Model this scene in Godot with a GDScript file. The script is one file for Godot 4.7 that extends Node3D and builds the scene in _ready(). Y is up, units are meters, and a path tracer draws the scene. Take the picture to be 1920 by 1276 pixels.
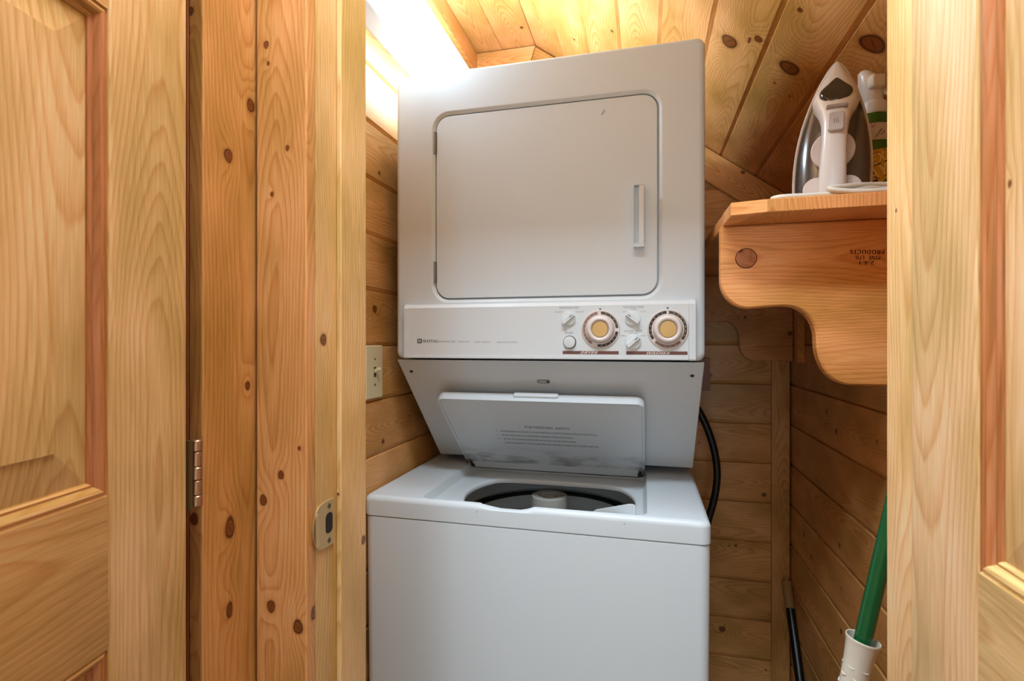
extends Node3D
# A laundry closet lined with knotty pine, seen from the hall through its open door.
# World: x to the right along the front of the machine, y up, z out of the closet towards the hall; z = 0 is the front of the dryer.

const YAW := 14.2
const EYE := Vector3(0.227, 1.22, 1.144)
const X_LEFT := -0.396      # closet walls, faces of the boards
const X_RIGHT := 0.687
const Z_BACK := -0.735
const Z_IN := 0.487         # closet side and hall side of the partition
const Z_OUT := 0.600
const PITCH := 0.1305       # exposed width of a board
const SLOPE := -0.72        # the ceiling falls towards the right wall
const X_CREASE := -0.157
const Y_FLAT := 2.293

var mats := {}
var woods := []
var knots_of := []
var used := {}
var rng := RandomNumberGenerator.new()


# ------------------------------------------------------------------ mesh builder
class Geo:
	var p := PackedVector3Array()
	var uv := PackedVector2Array()
	var ax_l := Vector3(1, 0, 0)
	var ax_w := Vector3(0, 1, 0)
	var su := 1.0
	var sv := 1.0
	var ou := 0.0
	var ov := 0.0
	var xf := Transform3D()

	func grain(l: Vector3, w: Vector3, u0 := 0.0, v0 := 0.0, ku := 1.0 / 1.28, kv := 1.0 / 0.384) -> Geo:
		ax_l = l; ax_w = w; ou = u0; ov = v0; su = ku; sv = kv
		return self

	func at(t: Transform3D) -> Geo:
		xf = t
		return self

	func _uv(q: Vector3, n: Vector3) -> Vector2:
		var t := ax_l.cross(ax_w)
		if absf(n.dot(ax_l)) > 0.75:
			return Vector2(q.dot(t) * su + ou, q.dot(ax_w) * sv + ov)
		if absf(n.dot(ax_w)) > 0.75:
			return Vector2(q.dot(ax_l) * su + ou, q.dot(t) * sv + ov)
		return Vector2(q.dot(ax_l) * su + ou, q.dot(ax_w) * sv + ov)

	func tri(a: Vector3, b: Vector3, c: Vector3) -> void:
		var n := (b - a).cross(c - a)
		if n.length_squared() < 1e-18:
			return
		n = n.normalized()
		uv.append(_uv(a, n)); uv.append(_uv(b, n)); uv.append(_uv(c, n))
		p.append(xf * a); p.append(xf * b); p.append(xf * c)

	func quad(a: Vector3, b: Vector3, c: Vector3, d: Vector3) -> void:
		tri(a, b, c)
		tri(a, c, d)

	func begin() -> int:
		return p.size()

	# turns the faces added since `from` outwards
	func fix(from: int) -> void:
		if p.size() == from:
			return
		var m := Vector3.ZERO
		for i in range(from, p.size()):
			m += p[i]
		m /= float(p.size() - from)
		var vol := 0.0
		for i in range(from, p.size(), 3):
			vol += (p[i] - m).dot((p[i + 1] - m).cross(p[i + 2] - m))
		if vol < 0.0:
			for i in range(from, p.size(), 3):
				var t := p[i + 1]
				p[i + 1] = p[i + 2]
				p[i + 2] = t
				var s := uv[i + 1]
				uv[i + 1] = uv[i + 2]
				uv[i + 2] = s

	func box(lo: Vector3, hi: Vector3) -> Geo:
		return hexa([Vector3(lo.x, lo.y, lo.z), Vector3(hi.x, lo.y, lo.z), Vector3(hi.x, hi.y, lo.z), Vector3(lo.x, hi.y, lo.z), Vector3(lo.x, lo.y, hi.z), Vector3(hi.x, lo.y, hi.z), Vector3(hi.x, hi.y, hi.z), Vector3(lo.x, hi.y, hi.z)])

	func hexa(v: Array) -> Geo:
		var k := begin()
		quad(v[0], v[3], v[2], v[1])
		quad(v[4], v[5], v[6], v[7])
		quad(v[0], v[1], v[5], v[4])
		quad(v[2], v[3], v[7], v[6])
		quad(v[0], v[4], v[7], v[3])
		quad(v[1], v[2], v[6], v[5])
		fix(k)
		return self

	# a box whose edges are rounded
	func rbox(lo: Vector3, hi: Vector3, r: float, seg := 2) -> Geo:
		var k := begin()
		var c := (lo + hi) * 0.5
		var h := (hi - lo) * 0.5
		r = minf(r, minf(h.x, minf(h.y, h.z)) * 0.98)
		var inner := h - Vector3(r, r, r)
		for axis in 3:
			for s in [-1.0, 1.0]:
				var a1 := (axis + 1) % 3
				var a2 := (axis + 2) % 3
				var g1 := PackedFloat32Array()
				var g2 := PackedFloat32Array()
				for i in seg + 1:
					var t := tan(PI / 4.0 * (1.0 - float(i) / seg))
					g1.append(-inner[a1] - r * t); g2.append(-inner[a2] - r * t)
				for i in seg + 1:
					var t := tan(PI / 4.0 * float(i) / seg)
					g1.append(inner[a1] + r * t); g2.append(inner[a2] + r * t)
				var grid := []
				for u in g1:
					var row := PackedVector3Array()
					for w in g2:
						var q := Vector3.ZERO
						q[axis] = s * h[axis]; q[a1] = u; q[a2] = w
						var core := Vector3(clampf(q.x, -inner.x, inner.x), clampf(q.y, -inner.y, inner.y), clampf(q.z, -inner.z, inner.z))
						row.append(c + core + (q - core).normalized() * r)
					grid.append(row)
				for i in g1.size() - 1:
					for j in g2.size() - 1:
						if s > 0:
							quad(grid[i][j], grid[i + 1][j], grid[i + 1][j + 1], grid[i][j + 1])
						else:
							quad(grid[i][j], grid[i][j + 1], grid[i + 1][j + 1], grid[i + 1][j])
		fix(k)
		return self

	# closed loops of equal length, joined in order
	func loft(loops: Array, cap0 := true, cap1 := true) -> Geo:
		var k := begin()
		var n: int = loops[0].size()
		for i in loops.size() - 1:
			for j in n:
				var q := (j + 1) % n
				quad(loops[i][j], loops[i][q], loops[i + 1][q], loops[i + 1][j])
		for e in 2:
			if (e == 0 and cap0) or (e == 1 and cap1):
				var lp: PackedVector3Array = loops[0] if e == 0 else loops[loops.size() - 1]
				var m := Vector3.ZERO
				for q in lp:
					m += q
				m /= float(n)
				for j in n:
					var q := (j + 1) % n
					if e == 0:
						tri(m, lp[q], lp[j])
					else:
						tri(m, lp[j], lp[q])
		fix(k)
		return self

	# profile of (radius, height) turned round the y axis of t
	func lathe(profile: Array, t: Transform3D, n := 32, cap0 := true, cap1 := true) -> Geo:
		var loops := []
		for q in profile:
			var lp := PackedVector3Array()
			for i in n:
				var a := TAU * i / n
				lp.append(t * Vector3(cos(a) * q[0], q[1], -sin(a) * q[0]))
			loops.append(lp)
		return loft(loops, cap0, cap1)

	func tube(path: Array, r, n := 10, squash := 1.0) -> Geo:
		var loops := []
		var side := Vector3.ZERO
		for i in path.size():
			var d: Vector3 = (path[mini(i + 1, path.size() - 1)] - path[maxi(i - 1, 0)]).normalized()
			if i == 0:
				side = d.cross(Vector3.UP if absf(d.y) < 0.9 else Vector3.RIGHT).normalized()
			else:
				side = (side - d * side.dot(d)).normalized()
			var other := d.cross(side)
			var rr: float = r[i] if r is Array else r
			var lp := PackedVector3Array()
			for j in n:
				var a := TAU * j / n
				lp.append(path[i] + side * cos(a) * rr + other * sin(a) * rr * squash)
			loops.append(lp)
		return loft(loops)

	# outline in the xy plane of t, from z = 0 to z = depth, with a bevel on both faces
	func prism(outline: PackedVector2Array, t: Transform3D, depth: float, bevel := 0.0) -> Geo:
		var k := begin()
		var o := outline
		if Geometry2D.is_polygon_clockwise(o):
			o = o.duplicate()
			o.reverse()
		var n := o.size()
		var ins := PackedVector2Array()
		for i in n:
			var e0 := (o[i] - o[(i + n - 1) % n]).normalized()
			var e1 := (o[(i + 1) % n] - o[i]).normalized()
			var n0 := Vector2(-e0.y, e0.x)
			var n1 := Vector2(-e1.y, e1.x)
			var m := (n0 + n1)
			m = m / maxf(0.35, m.length_squared()) * 2.0
			ins.append(o[i] + m * bevel)
		var rings := []
		if bevel > 0.0:
			rings = [[ins, 0.0], [o, bevel], [o, depth - bevel], [ins, depth]]
		else:
			rings = [[o, 0.0], [o, depth]]
		for i in rings.size() - 1:
			for j in n:
				var q := (j + 1) % n
				var a: PackedVector2Array = rings[i][0]
				var b: PackedVector2Array = rings[i + 1][0]
				quad(t * Vector3(a[j].x, a[j].y, rings[i][1]), t * Vector3(a[q].x, a[q].y, rings[i][1]), t * Vector3(b[q].x, b[q].y, rings[i + 1][1]), t * Vector3(b[j].x, b[j].y, rings[i + 1][1]))
		var cap: PackedVector2Array = ins if bevel > 0.0 else o
		var ix := Geometry2D.triangulate_polygon(cap)
		for i in range(0, ix.size(), 3):
			var a := cap[ix[i]]
			var b := cap[ix[i + 1]]
			var c := cap[ix[i + 2]]
			if (b - a).cross(c - a) < 0.0:
				var s := b
				b = c
				c = s
			tri(t * Vector3(a.x, a.y, depth), t * Vector3(b.x, b.y, depth), t * Vector3(c.x, c.y, depth))
			tri(t * Vector3(a.x, a.y, 0), t * Vector3(c.x, c.y, 0), t * Vector3(b.x, b.y, 0))
		fix(k)
		return self

	func letters(s: String, cap: float, t: Transform3D, bold := false, serif := false, align := 0, spread := 1.0, slant := 0.0) -> Geo:
		var f := SystemFont.new()
		f.font_names = PackedStringArray(["Droid Serif" if serif else "Droid Sans"])
		if bold:
			f.font_weight = 700
		var m := TextMesh.new()
		m.font = f
		m.text = s
		m.font_size = 40
		m.pixel_size = cap / (40.0 * 0.71)
		m.depth = 0.0003
		m.curve_step = 3.0
		m.horizontal_alignment = [HORIZONTAL_ALIGNMENT_LEFT, HORIZONTAL_ALIGNMENT_CENTER][align]
		m.vertical_alignment = VERTICAL_ALIGNMENT_CENTER
		var arr := m.get_mesh_arrays()
		var v: PackedVector3Array = arr[Mesh.ARRAY_VERTEX]
		var ix = arr[Mesh.ARRAY_INDEX]
		var count: int = ix.size() if ix != null and ix.size() else v.size()
		for i in range(0, count, 3):
			var tr := []
			for j in 3:
				var q := v[ix[i + j]] if ix != null and ix.size() else v[i + j]
				tr.append(t * Vector3((q.x + q.y * slant) * spread, q.y, q.z))
			tri(tr[0], tr[2], tr[1])
		return self

	func mesh(smooth := 38.0) -> ArrayMesh:
		var n := p.size()
		var fn := PackedVector3Array()
		fn.resize(n / 3)
		for i in range(0, n, 3):
			fn[i / 3] = (p[i + 1] - p[i]).cross(p[i + 2] - p[i])
		var nr := PackedVector3Array()
		nr.resize(n)
		if smooth <= 0.0:
			for i in n:
				nr[i] = fn[i / 3].normalized()
		else:
			var near := {}
			for i in n:
				var key := Vector3i((p[i] * 25000.0).round())
				if near.has(key):
					near[key].append(i / 3)
				else:
					near[key] = [i / 3]
			var c := cos(deg_to_rad(smooth))
			var un := PackedVector3Array()
			un.resize(n / 3)
			for i in n / 3:
				un[i] = fn[i].normalized()
			for i in n:
				var me := un[i / 3]
				var s := Vector3.ZERO
				for f in near[Vector3i((p[i] * 25000.0).round())]:
					if un[f].dot(me) > c:
						s += fn[f]
				nr[i] = s.normalized() if s.length_squared() > 1e-24 else me
		var vv := PackedVector3Array()
		var nn := PackedVector3Array()
		var uu := PackedVector2Array()
		vv.resize(n); nn.resize(n); uu.resize(n)
		for i in range(0, n, 3):
			for j in 3:
				var from: int = i + [0, 2, 1][j]
				vv[i + j] = p[from]; nn[i + j] = nr[from]; uu[i + j] = uv[from]
		var arr := []
		arr.resize(Mesh.ARRAY_MAX)
		arr[Mesh.ARRAY_VERTEX] = vv
		arr[Mesh.ARRAY_NORMAL] = nn
		arr[Mesh.ARRAY_TEX_UV] = uu
		var m := ArrayMesh.new()
		m.add_surface_from_arrays(Mesh.PRIMITIVE_TRIANGLES, arr)
		return m


# rounded rectangle as a loop, k points on each corner and e on each side
func rrect(x0: float, x1: float, y0: float, y1: float, r: float, k := 5, e := 1) -> PackedVector2Array:
	var o := PackedVector2Array()
	var cs := [[x1 - r, y0 + r, -90.0], [x1 - r, y1 - r, 0.0], [x0 + r, y1 - r, 90.0], [x0 + r, y0 + r, 180.0]]
	for c in 4:
		for i in k + 1:
			var a := deg_to_rad(cs[c][2] + 90.0 * i / k)
			o.append(Vector2(cs[c][0] + cos(a) * r, cs[c][1] + sin(a) * r))
		var last := o[o.size() - 1]
		var nx: Array = cs[(c + 1) % 4]
		var a2 := deg_to_rad(nx[2])
		var first := Vector2(nx[0] + cos(a2) * r, nx[1] + sin(a2) * r)
		for i in range(1, e):
			o.append(last.lerp(first, float(i) / e))
	return o


func on_z(o: PackedVector2Array, z: float) -> PackedVector3Array:
	var a := PackedVector3Array()
	for q in o:
		a.append(Vector3(q.x, q.y, z))
	return a


func on_y(o: PackedVector2Array, y: float) -> PackedVector3Array:   # (x, z) loops
	var a := PackedVector3Array()
	for q in o:
		a.append(Vector3(q.x, y, q.y))
	return a


func frame(x: Vector3, y: Vector3, z: Vector3, o: Vector3) -> Transform3D:
	return Transform3D(Basis(x, y, z), o)


# ------------------------------------------------------------------ nodes
func numbered(called: String) -> String:
	if not used.has(called):
		used[called] = 0
		return called
	used[called] += 1
	return "%s_%03d" % [called, used[called]]


func thing(called: String, label: String, category: String, at: Vector3, group := "") -> Node3D:
	var o := Node3D.new()
	o.name = numbered(called)
	add_child(o)
	o.position = at
	o.set_meta("label", label)
	o.set_meta("category", category)
	if group != "":
		o.set_meta("group", group)
	return o


func struct(called: String, label: String, category: String, at := Vector3.ZERO) -> Node3D:
	var o := thing(called, label, category, at)
	o.set_meta("kind", "structure")
	return o


# a part: built in world coordinates, put under its thing
func part(called: String, g: Geo, m: Material, parent: Node3D, smooth := 38.0, label := "") -> MeshInstance3D:
	var o := MeshInstance3D.new()
	o.name = called
	o.mesh = g.mesh(smooth)
	o.material_override = m
	o.cast_shadow = GeometryInstance3D.SHADOW_CASTING_SETTING_ON
	parent.add_child(o, true)
	if parent.get_parent() == self and parent != self:
		if not parent is MeshInstance3D:
			o.position = -parent.position
	if label != "":
		o.set_meta("label", label)
	return o


# ------------------------------------------------------------------ materials
func plain(key: String, c: Color, rough := 0.5, metal := 0.0, spec := 0.5, coat := 0.0) -> StandardMaterial3D:
	if not mats.has(key):
		var m := StandardMaterial3D.new()
		m.resource_name = key
		m.albedo_color = c
		m.roughness = rough
		m.metallic = metal
		m.metallic_specular = spec
		if coat > 0.0:
			m.clearcoat_enabled = true
			m.clearcoat = coat
			m.clearcoat_roughness = 0.15
		mats[key] = m
	return mats[key]


func wood(t: int, tint := Color(1, 1, 1), rough := 0.36) -> StandardMaterial3D:
	var key := "wood%d_%s_%.2f" % [t, tint.to_html(), rough]
	if not mats.has(key):
		var m := StandardMaterial3D.new()
		m.resource_name = "pine"
		m.albedo_texture = woods[t]
		m.albedo_color = tint
		m.roughness = rough
		m.metallic_specular = 0.45
		mats[key] = m
	return mats[key]


func soft_noise(sd: int, w: int, h: int, f: float) -> PackedByteArray:
	var n := FastNoiseLite.new()
	n.seed = sd
	n.noise_type = FastNoiseLite.TYPE_SIMPLEX_SMOOTH
	n.frequency = f
	n.fractal_octaves = 3
	var one := n.get_seamless_image(w, h)
	var im := Image.create(w * 2, h, false, one.get_format())
	im.blit_rect(one, Rect2i(0, 0, w, h), Vector2i(0, 0))
	im.blit_rect(one, Rect2i(0, 0, w, h), Vector2i(w, 0))
	im.resize(2560, 768, Image.INTERPOLATE_CUBIC)
	im = im.get_region(Rect2i(640, 0, 1280, 768))
	im.convert(Image.FORMAT_L8)
	return im.get_data()


# 1.28 m along the grain by 0.384 m across: three boards, each with rings of its own; knots are (mm along, mm across, mm radius, band)
func make_wood(sd: int, knots: Array, early: Color, late: Color, contrast: float) -> void:
	var w := 1280
	var h := 768
	var low := soft_noise(sd, 40, 96, 0.05)
	var fib := soft_noise(sd + 1, 90, 768, 0.22)
	var blot := soft_noise(sd + 2, 48, 30, 0.08)
	var out := PackedByteArray()
	out.resize(w * h * 3)
	var r := RandomNumberGenerator.new()
	r.seed = sd * 77 + 5
	for band in 3:
		var v0 := PackedFloat32Array()
		var dd := PackedFloat32Array()
		var c0 := r.randf_range(20, 108)
		var p1 := r.randf() * TAU
		var p2 := r.randf() * TAU
		var p3 := r.randf() * TAU
		var deep := r.randf_range(26, 44)
		for x in w:
			var t := TAU * x / w
			v0.append(c0 + 6.0 * sin(t + p1) + 2.0 * sin(3.0 * t + p2))
			dd.append(deep + 15.0 * sin(t + p2) + 6.0 * sin(2.0 * t + p3))
		var mine := []
		for k in knots:
			if int(k[3]) == band:
				mine.append(k)
		# rings bend round the knots: an added field, coarse in both ways
		var bend := PackedFloat32Array()
		bend.resize(w * 256)
		for k in mine:
			var reach: float = k[2] * 6.0 + 6.0
			for y in range(maxi(0, int((k[1] - reach) * 2)), mini(256, int((k[1] + reach) * 2))):
				for xx in range(int(k[0] - reach * 1.8), int(k[0] + reach * 1.8)):
					var du: float = (xx - k[0]) / 1.8
					var dv: float = y * 0.5 - k[1]
					var e: float = exp(-(du * du + dv * dv) / (2.0 * pow(k[2] * 1.7 + 1.5, 2)))
					bend[y * w + posmod(xx, w)] += e * k[2] * 1.9
		for y in 256:
			var row := (band * 256 + y) * w
			var v := y * 0.5
			for x in w:
				var i := row + x
				var dv := v - v0[x]
				var rad := sqrt(dv * dv + dd[x] * dd[x]) + (low[i] - 128) * 0.030 + bend[y * w + x]
				var f := rad * 0.23
				f -= floorf(f)
				var l := f * f * f * 1.2 if f < 0.88 else (1.0 - f) * 6.8
				l *= contrast
				var g := 1.0 + (fib[i] - 128) * 0.0007 + (blot[i] - 128) * 0.0010
				var o := i * 3
				out[o] = clampi(int((early.r + (late.r - early.r) * l) * g * 255.0), 0, 255)
				out[o + 1] = clampi(int((early.g + (late.g - early.g) * l) * g * 255.0), 0, 255)
				out[o + 2] = clampi(int((early.b + (late.b - early.b) * l) * g * g * 255.0), 0, 255)
		for k in mine:
			var rk: float = k[2]
			var tall: float = k[4] if k.size() > 4 else 1.15
			var ph := r.randf() * TAU
			for y in range(maxi(0, int((k[1] - rk * 2.2) * 2)), mini(256, int((k[1] + rk * 2.2) * 2))):
				for xx in range(int(k[0] - rk * 2.2 * tall), int(k[0] + rk * 2.2 * tall)):
					var du: float = (xx - k[0]) / tall
					var dv: float = y * 0.5 - k[1]
					var a := atan2(dv, du)
					var d := sqrt(du * du + dv * dv) / (rk * (1.0 + 0.07 * sin(a + ph) + 0.05 * sin(3.0 * a + ph * 2.0)))
					if d > 2.0:
						continue
					var o := ((band * 256 + y) * w + posmod(xx, w)) * 3
					var inside := smoothstep(1.08, 0.92, d)
					var rim := exp(-pow((d - 0.98) / 0.13, 2))
					var halo := 0.30 * exp(-pow(maxf(d - 0.9, 0.0) / 0.45, 2))
					var ring := 0.5 + 0.5 * sin(d * rk * 2.6 + 0.8 * sin(a * 3.0 + ph))
					var kc := Color(0.66, 0.43, 0.21).lerp(Color(0.47, 0.27, 0.12), ring)
					var crack := exp(-pow((du * sin(ph) + dv * cos(ph)) / (0.07 * rk + 0.12), 2)) * 0.30 * smoothstep(0.85, 0.3, d)
					for ch in 3:
						var base := out[o + ch] / 255.0
						var q: float = base * (1.0 - halo * [0.55, 0.8, 1.0][ch])
						q = lerpf(q, kc[ch], inside * 0.92)
						q = lerpf(q, [0.24, 0.125, 0.055][ch], rim * 0.70)
						q *= 1.0 - crack
						out[o + ch] = clampi(int(q * 255.0), 0, 255)
	woods.append(ImageTexture.create_from_image(Image.create_from_data(w, h, false, Image.FORMAT_RGB8, out)))
	knots_of.append(knots)


# a board: o is a corner of its face, l along, w across (towards the bevelled edge), n out of the face
func plank(parent: Node3D, o: Vector3, l: Vector3, w: Vector3, n: Vector3, length: float, wide: float, thick: float, tex: int, band: int, u0: float, tint: Color, bevel := Vector2(0.011, 0.005), back := Vector2(0.0015, 0.0015), called := "board") -> MeshInstance3D:
	var g := Geo.new()
	var kv := 1.0 / 0.384 * minf(1.0, 0.127 / wide) if wide < 0.16 else 1.0 / 0.384
	var ku := 1.0 / 1.28
	g.grain(l, w, u0 - o.dot(l) * ku, (band * 0.128 + 0.0005) / 0.384 - o.dot(w) * kv, ku, kv)
	var prof := [Vector2(0, -thick), Vector2(0, -back.y), Vector2(back.x, 0), Vector2(wide - bevel.x, 0), Vector2(wide, -bevel.y), Vector2(wide, -thick)]
	var a := PackedVector3Array()
	var b := PackedVector3Array()
	for q in prof:
		a.append(o + w * q.x + n * q.y)
		b.append(o + w * q.x + n * q.y + l * length)
	g.loft([a, b])
	return part(called, g, wood(tex, tint), parent, 0.0)


func shade(base: Color, k: float) -> Color:
	return Color(minf(1, base.r * k), minf(1, base.g * k), minf(1, base.b * k))


func _ready() -> void:
	rng.seed = 11
	look()
	make_wood(3, [[600, 44, 17, 0], [658, 103, 8, 0], [640, 86, 3.0, 0, 3.0], [1000, 70, 3, 0], [200, 30, 2.5, 0], [600, 60, 20, 1, 1.0], [778, 27, 4.5, 1], [520, 45, 3, 1], [500, 88, 2.5, 1], [1100, 80, 7, 1], [600, 38, 21, 2, 1.0], [180, 90, 4, 2], [980, 50, 6, 2]],
		Color(0.95, 0.80, 0.56), Color(0.80, 0.57, 0.31), 0.62)
	make_wood(8, [[908, 24, 5.5, 0], [888, 66, 6.5, 0], [1031, 12, 5, 0], [1063, 40, 4, 0], [1095, 68, 2.0, 0], [287, 17, 3.5, 0], [163, 50, 2.6, 0], [111, 26, 2.4, 0], [265, 20, 2.0, 0], [700, 90, 5, 0],
		[145, 40, 6, 1], [216, 78, 6, 1], [1010, 42, 6.5, 1, 1.7], [919, 42, 4.5, 1, 1.8], [1167, 72, 4, 1], [600, 100, 5, 1], [450, 60, 3, 1],
		[140, 40, 7.5, 2], [420, 92, 5, 2], [452, 88, 4, 2], [700, 30, 3, 2], [900, 70, 6, 2], [1120, 100, 4, 2]],
		Color(0.95, 0.79, 0.55), Color(0.79, 0.55, 0.30), 0.68)
	make_wood(21, [[330, 20, 1.6, 0], [770, 100, 1.4, 1], [1040, 25, 2.0, 1], [520, 64, 2.2, 2], [220, 96, 1.5, 2], [1220, 34, 5.5, 2], [143, 108, 4.5, 1]],
		Color(0.95, 0.80, 0.57), Color(0.82, 0.60, 0.34), 0.70)
	closet()
	partition()
	hall()
	door_left()
	door_right()
	fixture()
	machine()
	shelf()
	iron()
	bottle()
	poles()
	wall_plates()


# ------------------------------------------------------------------ camera and light
func look() -> void:
	var cam := Camera3D.new()
	cam.name = "camera"
	add_child(cam)
	cam.position = EYE
	cam.rotation_degrees = Vector3(0, YAW, 0)
	cam.keep_aspect = Camera3D.KEEP_HEIGHT
	cam.fov = rad_to_deg(2.0 * atan(638.0 / 982.0))
	cam.near = 0.02
	cam.far = 20.0
	var lens := CameraAttributesPhysical.new()
	lens.frustum_focal_length = 18.47
	lens.frustum_focus_distance = 1.05
	lens.frustum_near = 0.02
	lens.frustum_far = 20.0
	lens.exposure_aperture = 9.0
	cam.attributes = lens
	cam.current = true
	var env := Environment.new()
	env.background_mode = Environment.BG_COLOR
	env.background_color = Color(0, 0, 0)
	env.tonemap_mode = Environment.TONE_MAPPER_LINEAR
	env.tonemap_exposure = 0.95
	env.sdfgi_enabled = true
	env.ssao_enabled = true
	env.ssil_enabled = true
	var we := WorldEnvironment.new()
	we.name = "environment"
	we.environment = env
	add_child(we)


func area(called: String, at: Transform3D, size: Vector2, energy: float, c: Color) -> void:
	var l := AreaLight3D.new()
	l.name = called
	l.area_size = size
	l.light_energy = energy
	l.light_color = c
	l.shadow_enabled = true
	l.area_range = 6.0
	l.area_attenuation = 2.0
	add_child(l)
	l.transform = at


# ------------------------------------------------------------------ the closet
func board_tops(y_low: float, y_high: float) -> Array:
	var out := []
	var y := 1.727 + PITCH * 6
	while y > y_low:
		if y - PITCH < y_high:
			out.append(y)
		y -= PITCH
	return out


func closet() -> void:
	var amber := Color(0.89, 0.79, 0.68)
	var fl := struct("floor", "sheet floor inside the laundry closet", "floor")
	part("floor_sheet", Geo.new().box(Vector3(X_LEFT - 0.1, -0.06, Z_BACK - 0.1), Vector3(X_RIGHT + 0.1, 0, Z_IN)), plain("lino", Color(0.58, 0.52, 0.45), 0.5), fl)
	var th := 0.018
	# left wall
	var wl := struct("wall_left", "pine board wall on the left of the laundry closet, lit from above", "wall")
	part("backing", Geo.new().box(Vector3(X_LEFT - 0.1, 0, Z_BACK - 0.08), Vector3(X_LEFT - th, 2.40, Z_IN - 0.001)), plain("backing", Color(0.35, 0.22, 0.12), 0.8), wl)
	var i := 0
	for y in board_tops(0.0, 2.29):
		var hi := minf(y, 2.292)
		var lo := maxf(y - PITCH, 0.001)
		plank(wl, Vector3(X_LEFT, hi, Z_BACK + 0.002), Vector3(0, 0, 1), Vector3(0, -1, 0), Vector3(1, 0, 0), Z_IN - Z_BACK - 0.004, hi - lo - 0.0008, th, [1, 2, 2, 1, 2][i % 5], i % 3, rng.randf(), shade(amber, rng.randf_range(0.93, 1.05)))
		i += 1
	# back wall
	var wb := struct("wall_back", "pine board wall behind the stacked washer and dryer", "wall")
	part("backing", Geo.new().box(Vector3(X_LEFT - 0.1, 0, Z_BACK - 0.1), Vector3(X_RIGHT + 0.1, 2.40, Z_BACK - th)), plain("backing", Color(0.35, 0.22, 0.12), 0.8), wb)
	i = 0
	for y in board_tops(0.0, 2.29):
		var hi := minf(y, 2.29)
		var lo := maxf(y - PITCH, 0.001)
		var xr := minf(X_RIGHT - 0.001, X_CREASE + (Y_FLAT - 0.012 - lo) / -SLOPE)
		plank(wb, Vector3(X_LEFT + 0.001, hi, Z_BACK), Vector3(1, 0, 0), Vector3(0, -1, 0), Vector3(0, 0, 1), xr - X_LEFT - 0.002, hi - lo - 0.0008, th, [2, 1, 1, 2, 1][i % 5], (i + 1) % 3, rng.randf(), shade(amber, rng.randf_range(0.92, 1.04)))
		i += 1
	# right wall
	var wr := struct("wall_right", "dim pine board wall on the right of the laundry closet under the shelf", "wall")
	part("backing", Geo.new().box(Vector3(X_RIGHT + th, 0, Z_BACK - 0.08), Vector3(X_RIGHT + 0.1, 1.69, Z_IN - 0.001)), plain("backing", Color(0.35, 0.22, 0.12), 0.8), wr)
	i = 0
	for y in board_tops(0.0, 1.68):
		var hi := minf(y, 1.680)
		var lo := maxf(y - PITCH, 0.001)
		plank(wr, Vector3(X_RIGHT, hi, Z_BACK + 0.002), Vector3(0, 0, 1), Vector3(0, -1, 0), Vector3(-1, 0, 0), Z_IN - Z_BACK - 0.004, hi - lo - 0.0008, th, [1, 2, 1, 1, 2][i % 5], (i + 2) % 3, rng.randf(), shade(amber, rng.randf_range(0.90, 1.03)))
		i += 1
	# ceiling: a flat strip by the left wall, then the slope
	var ce := struct("ceiling", "knotty pine board ceiling, flat by the light and sloping down to the right", "ceiling")
	var zl := Z_IN - Z_BACK - 0.004
	var xs := [X_LEFT + 0.001, -0.282, X_CREASE]
	for k in 2:
		plank(ce, Vector3(xs[k], Y_FLAT, Z_BACK + 0.002), Vector3(0, 0, 1), Vector3(1, 0, 0), Vector3(0, -1, 0), zl, xs[k + 1] - xs[k] - 0.0006, th, 2 - k, k, 0.37, shade(amber, 1.05), Vector2(0.002, 0.002))
	var dn := Vector3(1, SLOPE, 0).normalized()
	var nn := Vector3(SLOPE, -1, 0).normalized()
	var a0 := 0.0
	var total := (X_RIGHT - 0.002 - X_CREASE) * Vector2(1, SLOPE).length()
	for k in 8:
		var a1 := minf(0.134 + 0.1298 * k, total)
		var o := Vector3(X_CREASE, Y_FLAT, Z_BACK + 0.002) + dn * a0
		var tex := 2
		var band := k % 3
		var u0 := rng.randf()
		if k == 5:
			tex = 0; band = 0; u0 = 0.600 / 1.28 - (-0.104 - o.z) / 1.28
		elif k == 6:
			tex = 0; band = 1; u0 = 0.600 / 1.28 - (-0.085 - o.z) / 1.28
		elif k == 7:
			tex = 0; band = 2; u0 = 0.600 / 1.28 - (0.102 - o.z) / 1.28
		elif k == 2 or k == 1:
			tex = 1
		plank(ce, o, Vector3(0, 0, 1), dn, nn, zl, a1 - a0 - 0.0008, th, tex, band, u0, shade(amber, [1.06, 1.08, 1.02, 1.06, 1.05, 1.02, 0.97, 0.98][k]), Vector2(0.0105, 0.0045))
		a0 = a1
	var sheath := Geo.new()
	sheath.box(Vector3(X_LEFT - 0.1, Y_FLAT + th + 0.004, Z_BACK - 0.1), Vector3(X_CREASE + 0.012, Y_FLAT + 0.11, Z_IN))
	sheath.prism(PackedVector2Array([Vector2(X_CREASE, Y_FLAT + th + 0.006), Vector2(X_RIGHT + 0.1, Y_FLAT + th + 0.006 + SLOPE * (X_RIGHT + 0.1 - X_CREASE)), Vector2(X_RIGHT + 0.1, Y_FLAT + 0.11), Vector2(X_CREASE, Y_FLAT + 0.11)]), frame(Vector3.RIGHT, Vector3.UP, Vector3.BACK, Vector3(0, 0, Z_BACK - 0.1)), Z_IN - Z_BACK + 0.1)
	part("sheathing", sheath, plain("backing", Color(0.35, 0.22, 0.12), 0.8), ce)
	# trims along the ceiling and in the right corner
	var t1 := struct("trim_1", "pine trim board along the top of the closet back wall, bent to follow the sloping ceiling", "trim")
	var zf := frame(Vector3.RIGHT, Vector3.UP, Vector3.BACK, Vector3(0, 0, Z_BACK + 0.0005))
	var drop := 0.092
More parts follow.
